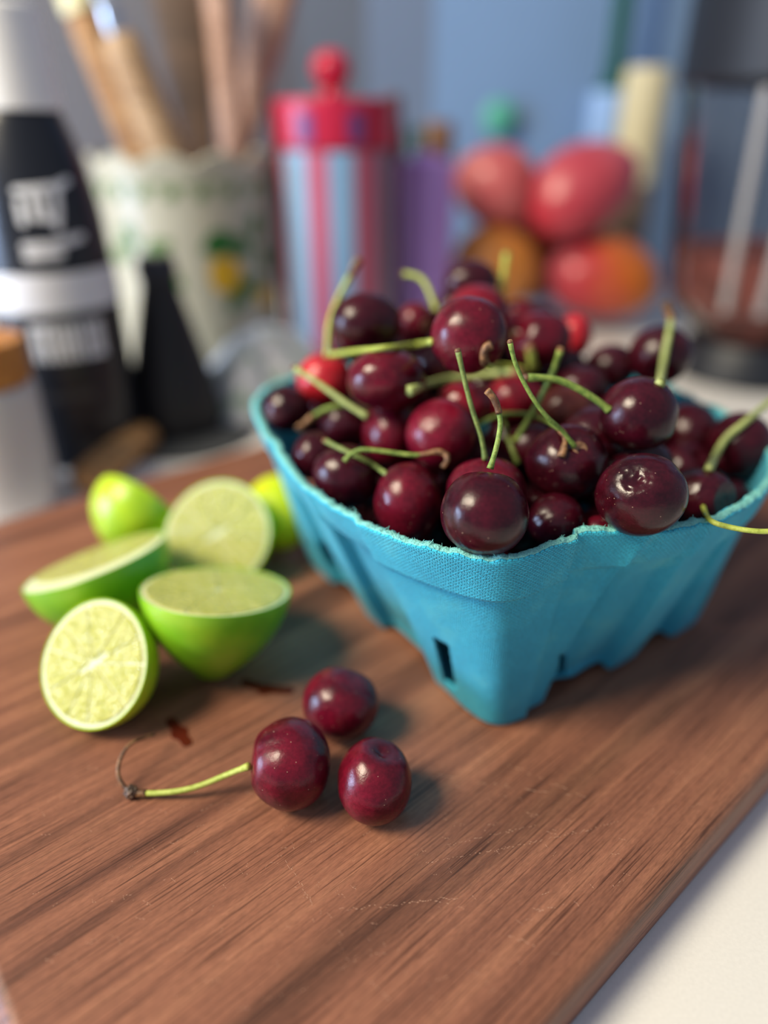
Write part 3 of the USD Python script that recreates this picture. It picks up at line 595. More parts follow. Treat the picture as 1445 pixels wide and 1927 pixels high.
make_stem('far_right', [(1334, 882), (1362, 830), (1395, 800), (1445, 760), (1500, 725)], 7.5, 'pale', d_tip=-.002)
q_ = at_z(1338, 980, .0842); dq = depth(q_)
finish_stem(THINGS['shrivelled'], catmull([THINGS['shrivelled'].pos, q_ * .5 + THINGS['shrivelled'].pos * .5 + [0, 0, -.001], q_, at_d(1365, 990, dq - .002), at_d(1400, 997, dq - .004), at_d(1445, 1000, dq - .006), at_d(1500, 995, dq - .007)], 6), .0008, 'yellow', None)
make_stem('crown', [(944, 555), (948, 515), (953, 480)], 6.5, 'yellow', d_tip=-.006, hug=False)
make_stem('small_scarred', [(822, 585), (812, 560), (798, 530), (778, 518), (762, 516)], 6.0, 'yellow', d_tip=-.004, hug=False)
make_stem('back_hidden', [(1003, 690), (1000, 672), (997, 658)], 9.0, 'yellow', d_tip=.008)
# round scars where a stem has come off
for k, (px, py), rp in (('small_scarred', (802, 612), 11), ('back_right', (963, 632), 12), ('dimpled', (1092, 842), 15)):
    t = THINGS[k]; r = ray(px, py); u = unit(r); b = (t.pos - EYE) @ u; h2 = ((t.pos - EYE) ** 2).sum() - b * b; p = EYE + u * (b - math.sqrt(max((t.R * .97) ** 2 - h2, 1e-9))); nrm = unit(p - t.pos)
    hitv = t.world[np.argmin(np.linalg.norm(t.world - p, axis=1))]; p = hitv
    fr = frame_from(nrm, 3); R = rp / FPX * depth(p); a = np.linspace(0, 2 * np.pi, 18, endpoint=False)
    ring_ = lambda q, h: p + nrm * h + q * R * (np.cos(a)[:, None] * fr[0] + np.sin(a)[:, None] * fr[1])
    t.part('stem_scar', grid([ring_(1.0, -.0008), ring_(1.0, .0001), ring_(.8, .0005), ring_(.45, .0001), ring_(0.01, -.0001)]), SCAR, smooth=True, label='tan round stem scar')
# brown bruise and hooked stem of the loose ones
tl = THINGS['loose_left']
b0 = at_d(468, 1442, depth(tl.pos) - 0.002)
sp_ = [b0] + [at_z(x, y, z) for x, y, z in ((420, 1461, .0075), (350, 1486, .004), (275, 1493, .0022), (250, 1491, .0022))]
W = catmull(sp_, 6); finish_stem(tl, W, 0.0009, 'yellow', 1)
hook = catmull([at_z(x, y, z) for x, y, z in ((252, 1490, .0024), (236, 1482, .003), (222, 1455, .006), (230, 1420, .009), (252, 1396, .010), (290, 1383, .006))], 6)
tl.part('dry_hook', tube(hook, np.linspace(.0008, .0005, len(hook)), 8), BROWN, smooth=True, parent=tl.path + '/stem', label='thin brown hooked end of the stem')
kn = at_z(246, 1490, .0024); vk = np.array(ico3.vertices); tl.part('node', (vk * (0.0021 + .0012 * (meshkit.noise(vk * 4, 2) - .5))[:, None] + kn, np.array(ico3.faces)), DARKEND, smooth=True, parent=tl.path + '/stem', label='dark knobbly joint of the stem')

# ------------------------------------------------------------------ limes
def peel_mat(name, a, b, c):
    return mat(name, {'tc': ('texture_coordinate', {}), 'n': ('noise_texture', {'scale': 45, 'detail': 3}), 'r': ('rgb_ramp', {'ramp': [(0.3, a), (0.5, b), (0.75, c)]}), 'v': ('voronoi_texture', {'scale': 750}), 'rv': ('math', {'math_type': 'smoothmin', 'value2': 0.35, 'value3': 0.2}),
                      'b': ('bump', {'strength': 0.35, 'distance': 0.0005}), 'p': ('principled_bsdf', {'roughness': 0.32, 'subsurface_weight': 0.1, 'subsurface_scale': 0.003})},
               [('tc.object', 'n.vector'), ('n.fac', 'r.fac'), ('r.color', 'p.base_color'), ('tc.object', 'v.vector'), ('v.distance', 'rv.value1'), ('rv.value', 'b.height'), ('b.normal', 'p.normal')])
PEEL = {'green': peel_mat('lime_peel_green', (0.13, 0.36, 0.010), (0.20, 0.46, 0.012), (0.33, 0.56, 0.018)), 'light': peel_mat('lime_peel_light', (0.26, 0.50, 0.012), (0.40, 0.60, 0.016), (0.58, 0.68, 0.022)),
        'yellow': peel_mat('lime_peel_yellow', (0.50, 0.62, 0.006), (0.66, 0.72, 0.010), (0.76, 0.78, 0.02))}
PITH = plain('lime_pith', (0.74, 0.74, 0.44), 0.45, bump=0.3, scale=700, vary=0.08, subsurface_weight=0.2, subsurface_scale=0.003)
PULPM = mat('lime_pulp', {'tc': ('texture_coordinate', {}), 'v': ('voronoi_texture', {'scale': 620, 'randomness': 1.0}), 'n': ('noise_texture', {'scale': 260, 'detail': 3}), 'r': ('rgb_ramp', {'ramp': [(0.25, (0.58, 0.57, 0.08)), (0.75, (0.76, 0.73, 0.19))]}),
                          'b': ('bump', {'strength': 0.8, 'distance': 0.0010, 'invert': True}), 'p': ('principled_bsdf', {'roughness': 0.20, 'subsurface_weight': 0.35, 'subsurface_scale': 0.004, 'subsurface_radius': (1.0, 0.9, 0.25)})},
            [('tc.object', 'v.vector'), ('tc.object', 'n.vector'), ('n.fac', 'r.fac'), ('r.color', 'p.base_color'), ('v.distance', 'b.height'), ('b.normal', 'p.normal')])
def lime_half(label, px, py, rp, normal, lr, tone, seed, core=(0, 0), nseg=10, squash=1.0, lift=0.0, power=(2.15, .60), thick_near=0.0):
    """cut face centred on the pixel, face radius rp px, normal in camera axes (right, up, towards camera), lr = depth of the half / radius"""
    nrm = unit(normal[0] * RIGHT + normal[1] * UPV + normal[2] * BACK); fr = frame_from(nrm, seed); r = np.random.default_rng(seed)
    N = 96; a = np.linspace(0, 2 * np.pi, N, endpoint=False); wob = 1 + 0.02 * np.cos(2 * a + r.uniform(0, 6)) + 0.012 * np.cos(3 * a + r.uniform(0, 6))
    t = np.r_[np.linspace(0, 0.85, 16), np.linspace(0.87, 1.0, 12)]
    prof = np.maximum(1 - t ** power[0], 0) ** power[1]
    nip = 0.13 * np.exp(-((t - 0.955) / 0.05) ** 2); prof = np.where(t < 1, prof + nip * (1 - t) ** 0.3, 0.0)
    def build(R):
        Lh = R * lr; off = lambda k: 0.10 * R * 0
        rows = [np.stack([R * p * np.cos(a) * (1 + (wob - 1) * (p > .2)), R * p * np.sin(a) * wob * squash, np.full(N, -Lh * q)], -1) for q, p in zip(t, prof)]
        th = 0.018 * R + 0.0003
        inner_ = np.stack([(R - th) * np.cos(a) * wob, (R - th) * np.sin(a) * wob * squash, np.zeros(N)], -1)
        top = np.stack([(R - th * .35) * np.cos(a) * wob, (R - th * .35) * np.sin(a) * wob * squash, np.full(N, 0.0003)], -1)
        deep = inner_ * [0.985, 0.985, 1] - [0, 0, 0.0015]
        peel = grid([deep, inner_, top] + rows)
        return rows, peel, th
    lo_, hi_ = 0.10, 0.8
    for _ in range(50):
        dd = (lo_ + hi_) / 2; R = rp / FPX * dd; c = at_d(px, py, dd); rows = build(R)[0]
        if (np.vstack(rows) @ fr + c)[:, 2].min() > lift: lo_ = dd
        else: hi_ = dd
    rows, peel, th = build(R); place = lambda m: (vf(m)[0] @ fr + c, vf(m)[1])
    wv = np.vstack(rows) @ fr + c
    T_ = Thing('lime_half', label, 'lime', (c[0], c[1], wv[:, 2].min()), group='cut limes on the cutting board')
    pk = T_.part('peel', place(peel), PEEL[tone], smooth=40)
    Rp = R - th; b2 = np.stack([Rp * np.cos(a) * wob * 1.002, Rp * np.sin(a) * wob * squash * 1.002], -1)
    pith = [np.column_stack([b2, np.full(N, -0.0012)]), np.column_stack([b2 * 0.995, np.full(N, -0.00005)]), np.column_stack([b2 * 0.0, np.full(N, -0.0002)])]
    T_.part('pith', place(grid(pith)), PITH, smooth=40, label='pale pith and membranes')
    poly = Polygon(b2).buffer(-0.0009 - 0.012 * R)
    if thick_near:  # pulp held back from the near edge, which stays pale
        from shapely.affinity import translate
        w_ = fr @ (0.35 * RIGHT - UPV); w_ = w_[:2] / np.linalg.norm(w_[:2]); poly = poly.intersection(translate(poly, *(-w_ * thick_near * R)))
    ck = (fr @ (.85 * RIGHT + .53 * UPV))[:2]; ck = ck / np.linalg.norm(ck)
    core_line = LineString([cc0 for cc0 in (-ck * .24 * R, ck * .24 * R)]).buffer(.0011)
    cuts = np.sort((np.arange(nseg) + r.uniform(-0.22, 0.22, nseg)) / nseg * 2 * np.pi + r.uniform(0, 6))
    cc = np.array(core) * R
    for q in range(nseg):
        a0, a1 = cuts[q], cuts[(q + 1) % nseg] + (2 * np.pi if q == nseg - 1 else 0)
        ar = np.linspace(a0, a1, 8); sec = Polygon([cc + 0.0] + [cc + 3 * R * np.array([math.cos(x), math.sin(x)]) for x in ar])
        g = sec.intersection(poly).buffer(-0.0006).buffer(0.0003, 3).difference(core_line)
        if g.geom_type != 'Polygon': g = max(getattr(g, 'geoms', [g]), key=lambda x: x.area)
        if g.is_empty or g.area < 1e-6: continue
        m = trimesh.creation.extrude_polygon(g.simplify(0.00006), 0.0011, engine='earcut'); m.apply_translation([0, 0, -0.0006])
        T_.part('segment', place(m), PULPM, smooth=False)
    return T_
lime_half('lime half lying nearest the camera, its round cut face turned to the front left', 176, 1248, 121, (-.30, .26, .90), 1.0, 'light', 21, core=(.0, .0))
lime_half('green lime half balanced on its pointed end with the cut face up', 408, 1110, 140, (.09, .97, .21), 1.26, 'green', 22, power=(1.75, .72))
lime_half('lime half standing upright behind the others, pale cut face towards the camera', 408, 1004, 103, (-.08, .16, .98), 1.0, 'light', 23)
lime_half('lime half at the left, cut face tipped upwards, with a broad pale near edge', 180, 1056, 133, (-.29, .93, .26), 1.05, 'green', 24, thick_near=.40)
lime_half('lime half farthest back on the left, showing only its yellow-green peel', 266, 957, 90, (.42, .72, -.50), 1.0, 'light', 25)
lime_half('yellowish lime piece partly hidden behind the left side of the turquoise basket', 535, 965, 72, (.62, -.10, -.70), 1.15, 'yellow', 26)

# ------------------------------------------------------------------ black bottle with white cap
def mesh_bar(shape2d): return flat(shape2d)
BLACK = plain('bottle_black', (0.010, 0.012, 0.018), 0.32); CAPW = plain('cap_white', (0.90, 0.90, 0.89), 0.4); LABW = plain('label_white', (0.74, 0.76, 0.80), 0.5); GREYP = plain('label_dim', (0.045, 0.040, 0.040), 0.5)
by = 0.478; KB = 1.085; bx = at_z(168, 850, ZC)[0] * .478 / at_z(168, 850, ZC)[1]
zof = lambda px, py, y=by: at_y(px, py, y)[2]
bot = Thing('black_bottle', 'tall black bottle with a white cap and white printed bands at the left edge', 'bottle', (bx, by, ZC))
z_neck, z_sh = zof(5, 215), zof(40, 440)
prof = [(r * KB, z) for r, z in [(0, ZC), (.034, ZC), (.0372, ZC + .003), (.0372, ZC + .03), (.0366, z_sh - .03), (.0352, z_sh)]]
for s in np.linspace(0.08, 1, 12): prof.append((KB * (.0352 - .0122 * s ** 1.7), z_sh + (z_neck - z_sh) * s))
prof += [(.0215 * KB, z_neck + .002), (0, z_neck + .002)]
bot.part('body', lathe(prof, 96, (bx, by)), BLACK, smooth=35)
zt = zof(0, 8); bot.part('cap', lathe([(r * KB, z) for r, z in [(0, z_neck + .002), (.0235, z_neck + .002), (.0240, z_neck + .004), (.0215, zt - .003), (.0200, zt - .0008), (.0180, zt), (0, zt)]], 80, (bx, by)), CAPW, smooth=35, label='white tapered cap')
RB = lambda z: np.interp(z, [p[1] for p in prof[1:-1]], [p[0] for p in prof[1:-1]])
face = math.atan2(EYE[1] - by, EYE[0] - bx)
def band(name, z0, z1, m, lift=.0004, label=None):
    bot.part(name, lathe([(RB(z0), z0), (RB(z0) + lift, z0), (RB(z1) + lift, z1), (RB(z1), z1)], 96, (bx, by)), m, label=label)
band('white_band', zof(85, 566), zof(80, 497), LABW, label='broad white printed band')
def strokes(lines, w): return unary_union([LineString(l).buffer(w) for l in lines])
u_ = 0.40 / FPX
lines = [[(-30 * u_, 60 * u_), (45 * u_, 66 * u_)], [(45 * u_, 66 * u_), (66 * u_, 74 * u_)], [(42 * u_, 60 * u_), (36 * u_, 20 * u_), (30 * u_, -8 * u_)], [(-5 * u_, 50 * u_), (-8 * u_, 14 * u_), (28 * u_, 8 * u_)], [(-30 * u_, 40 * u_), (-30 * u_, 5 * u_)], [(12 * u_, 50 * u_), (15 * u_, 14 * u_)]]
bot.part('print', on_cylinder(flat(strokes(lines, 7 * u_)), (bx, by), RB, face, zof(30, 410)), LABW, smooth=False, label='white script lettering, too blurred to read')
lines = [[(-35 * u_, 0), (20 * u_, 2 * u_), (72 * u_, 12 * u_)], [(-35 * u_, -18 * u_), (25 * u_, -16 * u_)]]
bot.part('print', on_cylinder(flat(strokes(lines, 8 * u_)), (bx, by), RB, face, zof(40, 448)), LABW, smooth=False)
lines = [[(x * u_, 0), (x * u_, -68 * u_)] for x in (-60, -40, -22, -6, 10, 26, 44, 62, 74)] + [[(-60 * u_, -2 * u_), (-22 * u_, -4 * u_)], [(-6 * u_, -34 * u_), (26 * u_, -34 * u_)], [(44 * u_, -66 * u_), (74 * u_, -66 * u_)]]
bot.part('print', on_cylinder(flat(strokes(lines, 5.5 * u_)), (bx, by), RB, face, zof(95, 588)), LABW, smooth=False, label='white block lettering, too blurred to read')
bot.part('print', on_cylinder(flat(sbox(-55 * u_, -9 * u_, 40 * u_, 9 * u_)), (bx, by), RB, face, zof(115, 712)), GREYP, smooth=False)
bot.part('print', on_cylinder(flat(Point(0, 0).buffer(26 * u_)), (bx, by), RB, face, zof(140, 805)), GREYP, smooth=False)

# jar with wooden lid
jy = 0.392; jb = at_z(-8, 960, ZC); jx = at_y(-22, 800, jy)[0]
jar = Thing('ceramic_jar', 'pale ceramic jar with an orange-brown wooden lid at the left edge of the counter', 'jar', (jx, jy, ZC))
zl0, zl1 = at_y(-5, 752, jy - .03)[2], at_y(-5, 668, jy - .03)[2]
jar.part('body', lathe([(0, ZC), (.028, ZC), (.0310, ZC + .003), (.0310, zl0 - .008), (.0300, zl0 - .002), (.027, zl0), (0, zl0)], 80, (jx, jy)), plain('jar_ceramic', (0.60, 0.58, 0.58), 0.35), smooth=35)
LIDW = wood('lid_wood', (0.36, 0.13, 0.025), (0.55, 0.22, 0.045), (0.68, 0.30, 0.07), sx=14, sy=120, pores=1500, streak=0.8)
jar.part('lid', lathe([(0, zl0), (.0290, zl0), (.0295, zl0 + .001), (.0300, zl1 - .002), (.0290, zl1 - .0004), (.0270, zl1), (0, zl1)], 80, (jx, jy)), LIDW, smooth=35, label='orange-brown wooden lid')

# ------------------------------------------------------------------ utensil crock with lemon print
ty = 0.680; TR = .0745; tx = at_y(366, 480, ty)[0]
tin = Thing('utensil_crock', 'cream scalloped crock printed with green leaves and lemons, holding wooden utensils', 'utensil holder', (tx, ty, ZC))
ztop = at_y(338, 300, ty - TR)[2]
CREAM = plain('crock_cream', (0.47, 0.45, 0.35), 0.3, vary=0.06, scale=30)
a = np.linspace(0, 2 * np.pi, 160, endpoint=False); NSC = 11
sc_ = lambda r, z, k: np.stack([tx + r * np.cos(a), ty + r * np.sin(a), z + k * 0.0075 * (np.abs(np.sin(a * NSC / 2 + .5)) - .4)], -1)
rows = [sc_(1e-5, ZC, 0), sc_(TR - .004, ZC, 0), sc_(TR - .001, ZC + .003, 0), sc_(TR, ZC + .03, 0), sc_(TR, ztop - .03, 0.0), sc_(TR + .001, ztop - .012, .5), sc_(TR + .003, ztop - .002, 1), sc_(TR + .001, ztop, 1), sc_(TR - .003, ztop - .004, .8), sc_(TR - .006, ztop - .03, 0), sc_(TR - .006, ZC + .008, 0), sc_(1e-5, ZC + .008, 0)]
tin.part('body', grid(rows), CREAM, smooth=40)
tface = math.atan2(-ty, -tx); tu = (ty - TR) / .879 / FPX * .95
GREENP = plain('print_green', (0.015, 0.13, 0.015), 0.35); LEAFY = plain('print_sage', (0.13, 0.21, 0.075), 0.35); LEM = plain('print_lemon', (0.72, 0.42, 0.012), 0.35)
def leaf(x, y, l, w, ang):
    s = np.linspace(0, 1, 9); up = np.stack([l * (s - .5), w * np.sin(np.pi * s) ** 0.9], -1); lo2 = up[::-1] * [1, -1]
    q = np.vstack([up, lo2[1:-1]]); c, n = math.cos(ang), math.sin(ang); return Polygon(q @ np.array([[c, n], [-n, c]]) + [x, y]).buffer(0)
leaves = [leaf(k * 0.0115, ((-1) ** k) * 0.0042, .0160, .0048, (0.75 if k % 2 else -0.75)) for k in range(-14, 15)]
for g in leaves: tin.part('printed_leaf', on_cylinder(flat(g), (tx, ty), TR, tface, at_y(338, 352, ty - TR)[2], size=.006), LEAFY, smooth=False)
zl = lambda px, py: at_y(px, py, ty - TR * .95)[2]; xl = lambda px: (px - 352) * tu
for px, py, l, w, an, m in ((395, 460, .026, .0075, .3, GREENP), (430, 470, .024, .006, -.5, GREENP), (468, 435, .020, .005, 1.2, GREENP), (425, 560, .030, .006, .8, GREENP), (450, 545, .022, .005, .5, GREENP), (290, 470, .024, .006, .5, LEAFY), (240, 445, .02, .006, -.5, LEAFY), (300, 520, .026, .007, -.6, GREENP), (215, 480, .022, .006, .2, LEAFY), (265, 500, .022, .006, 1.1, LEAFY), (490, 500, .02, .005, -.9, GREENP)):
    tin.part('printed_leaf', on_cylinder(flat(leaf(0, 0, l * 1.25, w * 1.4, an)), (tx, ty), TR, tface + xl(px) / TR, zl(px, py), size=.006), m, smooth=False)
for px, py, l, w, an in ((402, 522, .030, .0115, -.9), (478, 575, .016, .007, -.6)):
    tin.part('printed_lemon', on_cylinder(flat(leaf(0, 0, l * 1.1, w * 1.2, an).buffer(.0012)), (tx, ty), TR, tface + xl(px) / TR, zl(px, py), size=.006), LEM, smooth=False)
# utensils standing in the crock
TAN = wood('handle_tan', (0.42, 0.25, 0.13), (0.58, 0.38, 0.21), (0.70, 0.48, 0.29), sx=6, sy=90, pores=700, streak=0.85)
OAK = wood('handle_oak', (0.28, 0.14, 0.055), (0.42, 0.22, 0.09), (0.52, 0.30, 0.13), sx=6, sy=90, pores=700, streak=0.8)
DKW = wood('handle_dark', (0.055, 0.030, 0.018), (0.10, 0.055, 0.032), (0.15, 0.085, 0.05), sx=6, sy=90, pores=700, streak=0.8)
ROSE = wood('handle_rose', (0.34, 0.19, 0.13), (0.47, 0.28, 0.20), (0.56, 0.36, 0.27), sx=6, sy=90, pores=700, streak=0.85)
STEEL = plain('utensil_steel', (0.62, 0.63, 0.64), 0.25, metallic=1.0); IVORY = plain('utensil_ivory', (0.78, 0.72, 0.42), 0.4)
def stick(name, label, top_px, low_px, yt, yl, w_top, w_low, m, thick=0.7, top_end=(0, 0)):
    """bar from inside the crock out past its rim: pixel of the top, pixel where it meets the rim, their room depths, widths in px"""
    p1, p0 = at_y(*top_px, yt), at_y(*low_px, yl); dirn = p1 - p0; bottom = p0 - unit(dirn) * max((p0[2] - (ZC + .014)) / unit(dirn)[2], 0)
    for s in range(60):                                      # keep the foot inside the crock
        h = np.hypot(bottom[0] - tx, bottom[1] - ty)
        if h < TR - .020: break
        bottom = bottom + unit(p0 - bottom) * 0.003
    P = np.array([bottom + (p0 - bottom) * s for s in np.linspace(0, 1, 5)] + [p0 + dirn * s for s in np.linspace(.1, 1, 10)])
    dl, dt = depth(p0), depth(p1); A = np.r_[np.full(5, w_low / 2 / FPX * dl), np.linspace(w_low, w_top, 10) / 2 / FPX * np.linspace(dl, dt, 10)]
    A[-1] *= .8
    t = Thing(name, label, 'utensil', bottom); t.part('handle', ellipse_tube(P, A, A * thick, RIGHT), m, smooth=40)
    t.top, t.dir, t.ra = p1, unit(dirn), A[-2]; return t
t = stick('kitchen_utensil', 'honey brown wooden utensil handle with an ivory end, leftmost in the crock', (150, 18), (262, 296), .685, .682, 62, 56, OAK)
t.part('end_cap', ellipse_tube([t.top - t.dir * .002, t.top + t.dir * .004, t.top + t.dir * .014, t.top + t.dir * .018], np.array([1, 1.05, 1.0, .6]) * t.ra, np.array([1, 1.05, 1.0, .6]) * t.ra * .7, RIGHT), IVORY, smooth=40, label='ivory end')
t = stick('kitchen_utensil', 'pale tan wooden handle with a steel collar, in front of the honey brown one', (222, 62), (318, 300), .625, .640, 74, 78, TAN, thick=.8)
t.part('steel_collar', ellipse_tube([t.top - t.dir * .003, t.top + t.dir * .008, t.top + t.dir * .016], np.array([.62, .62, .5]) * t.ra, np.array([.62, .62, .5]) * t.ra, RIGHT), STEEL, smooth=40, label='steel collar')
t.part('steel_blade', ellipse_tube([t.top + t.dir * .016, t.top + t.dir * .05, t.top + t.dir * .11], np.array([.4, .5, .45]) * t.ra, np.array([.12, .1, .08]) * t.ra, RIGHT), STEEL, smooth=40)
stick('wooden_spatula', 'dark brown flat wooden spatula standing in the middle of the crock', (330, -60), (375, 290), .742, .722, 120, 66, DKW, thick=.14)
t = stick('wooden_spoon', 'rosy wooden spoon handle leaning left, in the right half of the crock', (405, -70), (440, 300), .660, .640, 62, 46, ROSE, thick=.8)
t = stick('wooden_spoon', 'rosy wooden spoon leaning right, rightmost in the crock', (530, -70), (448, 300), .690, .688, 92, 40, ROSE, thick=.5)

# black cone shaped bottle in front of the crock
ky = 0.515; kx = at_y(335, 780, ky)[0]; kz = lambda py: at_y(320, py, ky)[2]
cone = Thing('squat_bottle', 'squat matt black bottle on an added grey shadow disc between the tall black bottle and the crock', 'bottle', (kx, ky, ZC))
cone.part('body', lathe([(0, ZC + .004), (.031, ZC + .004), (.0335, ZC + .007), (.0335, ZC + .024), (.030, ZC + .040), (.0185, kz(600)), (.0125, kz(540)), (.0125, kz(520)), (0, kz(520))], 64, (kx, ky)), plain('matt_black', (0.006, 0.006, 0.008), 0.55), smooth=35)
tr = Thing('trivet', 'round dark grey disc added as painted shadow under the squat black bottle', 'trivet', (kx + .006, ky - .008, ZC))  # added disc, its dark colour stands in for the bottles' shadow on the counter
tr.part('disc', lathe([(0, ZC), (.052, ZC), (.054, ZC + .001), (.054, ZC + .003), (.052, ZC + .004), (0, ZC + .004)], 80, (kx + .006, ky - .008)), plain('shadow_grey', (0.050, 0.054, 0.058), .6, bump=.2), smooth=35)
cone.part('cap', lathe([(0, kz(520)), (.0135, kz(520)), (.0138, kz(515)), (.0130, kz(488)), (.0115, kz(482)), (0, kz(482))], 48, (kx, ky)), plain('cap_blue_black', (0.012, 0.015, 0.026), 0.45), smooth=35)

# tan wooden handle lying by the board
p0, p1 = at_z(150, 912, ZC + .010), at_z(282, 812, ZC + .012)
kn = Thing('wooden_utensil', 'tan wooden utensil handle lying on the counter along the back edge of the board', 'utensil', (p0[0], p0[1], ZC))
s = np.linspace(0, 1, 14); P = p0 + (p1 - p0) * s[:, None]; A = .0105 * (1 - (np.abs(s - .5) * 2) ** 8) ** .5 + .002
kn.part('handle', ellipse_tube(P, A, A * .85, np.cross([0, 0, 1], p1 - p0)), wood('handle_honey', (0.36, 0.17, 0.06), (0.52, 0.27, 0.10), (0.62, 0.36, 0.15), sx=10, sy=120, pores=900, streak=.85), smooth=40)

# crumpled white produce bag with green print
def bag():
    n, m = 90, 40; c = at_z(470, 775, ZC); c = np.array([c[0] + .004, c[1] + .012, ZC]); rows = []
    for i in range(m):
        q = i / (m - 1); a = np.linspace(0, 2 * np.pi, n, endpoint=False)
        x = np.cos(a) * q; y = np.sin(a) * q
        f1 = meshkit.fbm(np.stack([x * 3 + 5, y * 3 + 2, x * 0], -1), 4, 3); rid = 1 - np.abs(2 * f1 - 1)
        z = (.052 + .02 * x) * (1 - q ** 2.2) ** .8 * (0.70 + 0.55 * rid) * (q < 1)
        k = 1 + .12 * np.sin(3 * a + 1) + .05 * np.sin(7 * a)
        rows.append(np.stack([c[0] + .060 * x * k, c[1] + .045 * y * k, ZC + .0006 + z], -1))
    return c, rows
c, rows = bag()
bg = Thing('produce_bag', 'crumpled white produce bag with faint green print behind the basket', 'bag', c)
BAGM = mat('bag_white', {'tc': ('texture_coordinate', {}), 'w': ('wave_texture', {'scale': 18, 'bands_direction': 'y', 'distortion': 2.0, 'detail': 1}), 'r': ('rgb_ramp', {'ramp': [(0.80, (0.66, 0.67, 0.68)), (0.93, (0.36, 0.46, 0.36))]}), 'p': ('principled_bsdf', {'roughness': 0.35})},
           [('tc.object', 'w.vector'), ('w.fac', 'r.fac'), ('r.color', 'p.base_color')])
bg.part('film', grid(rows[::-1]), BAGM, smooth=50)
Pe = catmull([at_y(462, 655, .60), at_y(495, 672, .585), at_y(530, 697, .565), at_y(575, 740, .545)], 6)
bg.part('drawstring', ellipse_tube(Pe, .0055, .0012, UPV), plain('bag_teal', (0.045, 0.23, 0.20), .5), smooth=40, label='teal edge strip of the bag')

# ------------------------------------------------------------------ striped canister with red lid
my = 0.690; MR = .0520; mx = at_y(632, 420, my)[0]; mz = lambda py: at_y(630, py, my - MR * .6)[2]
mill = Thing('striped_canister', 'tall canister with pale blue and pink upright stripes and a crimson knobbed lid', 'canister', (mx, my, ZC))
mface = math.atan2(-my, -mx)
MAROON = plain('canister_maroon', (0.10, 0.010, 0.018), 0.4); PINK = plain('canister_pink', (0.50, 0.10, 0.17), 0.4); BLUE = plain('canister_blue', (0.24, 0.42, 0.62), 0.4); CRIM = plain('canister_crimson', (0.52, 0.012, 0.050), 0.35); PURP = plain('canister_purple', (0.12, 0.045, 0.20), 0.4); GREYB = plain('canister_greyblue', (0.24, 0.21, 0.28), 0.4)
zc0 = mz(279); mill.part('body', lathe([(0, ZC), (MR - .003, ZC), (MR, ZC + .003), (MR, zc0), (0, zc0)], 120, (mx, my)), MAROON, smooth=35)
mu = (my - MR) / .879 / FPX * .96
def strip(px0, px1, z0, z1, m, name, R, lift=.0006):
    h = z1 - z0; x0, x1 = (px0 - 632) / 103.0, (px1 - 632) / 103.0
    a0, a1 = math.asin(max(min(x0, .999), -.999)), math.asin(max(min(x1, .999), -.999))
    mill.part(name, on_cylinder(flat(sbox(a0 * R, 0, a1 * R, h).buffer(-.0008).buffer(.0008)), (mx, my), R, mface, z0, lift=lift, size=.008), m, smooth=False)
for x0, x1, m in ((541, 552, PINK), (552, 588, BLUE), (588, 622, PINK), (622, 664, BLUE), (664, 702, PINK), (702, 722, GREYB)): strip(x0, x1, ZC + .006, zc0 - .002, m, 'stripe', MR)
zc1 = mz(186); mill.part('lid', lathe([(0, zc0), (MR, zc0), (MR + .001, zc0 + .002), (MR + .001, zc1 - .004), (MR, zc1), (.012, zc1 + .002), (0, zc1 + .002)], 120, (mx, my)), CRIM, smooth=35, label='crimson lid')
for x0, x1 in ((578, 600), (655, 678)): strip(x0, x1, mz(268), mz(212), PURP, 'lid_stripe', MR + .001)
kz0 = zc1 + .002; mill.part('knob', lathe([(0, kz0), (.010, kz0), (.0085, kz0 + .006), (.0150, kz0 + .014), (.0165, kz0 + .021), (.0140, kz0 + .029), (.007, kz0 + .033), (0, kz0 + .034)], 48, (mx, my)), CRIM, smooth=50, label='crimson round knob')

def simple_bottle(name, label, px, y, w_px, parts, cat_='bottle'):
    """parts: (part name, [(radius factor, py), ...] bottom to top (py None = counter), material)"""
    xx = at_y(px, parts[-1][1][-1][1] or 400, y)[0]; t = Thing(name, label, cat_, (xx, y, ZC)); dd = depth(at_y(px, 380, y))
    for pn, pr_, m in parts:
        pf = [(k * w_px / 2 / FPX * dd, ZC if py is None else at_y(px, py, y)[2]) for k, py in pr_]
        t.part(pn, lathe([(0, pf[0][1])] + pf + [(0, pf[-1][1])], 56, (xx, y)), m, smooth=35)
    return t
simple_bottle('maroon_bottle', 'slim dark maroon bottle with a brown top, right behind the striped canister', 737, .80, 50, [('body', [(.95, None), (1, 690), (1, 260), (.95, 240), (.7, 215)], plain('bottle_maroon', (0.09, 0.016, 0.020), .35)), ('cap', [(.75, 215), (.75, 190), (.65, 178)], plain('cap_brown', (0.16, 0.06, 0.045), .5))])
PUR = plain('bottle_purple', (0.52, 0.30, 0.76), 0.4)
simple_bottle('purple_bottle', 'plain purple cylinder bottle between the striped canister and the mangoes', 802, .755, 106, [('body', [(.96, None), (1, 700), (1, 310), (.97, 302), (.6, 298)], PUR), ('neck', [(.45, 298), (.45, 286)], PUR)])
simple_bottle('cork_stopper_bottle', 'brown topped bottle just behind the purple one', 828, .86, 54, [('body', [(.95, None), (1, 700), (1, 320)], plain('bottle_olive', (0.05, 0.06, 0.035), .3)), ('stopper', [(.9, 320), (.95, 250), (.85, 228)], plain('stopper_brown', (0.24, 0.12, 0.055), .6))])
simple_bottle('green_glass_bottle', 'narrow dark green bottle tucked behind the purple one', 784, .90, 34, [('body', [(.95, None), (1, 700), (1, 300), (.9, 262), (.7, 240)], plain('bottle_dark_green', (0.030, 0.075, 0.055), .2))])

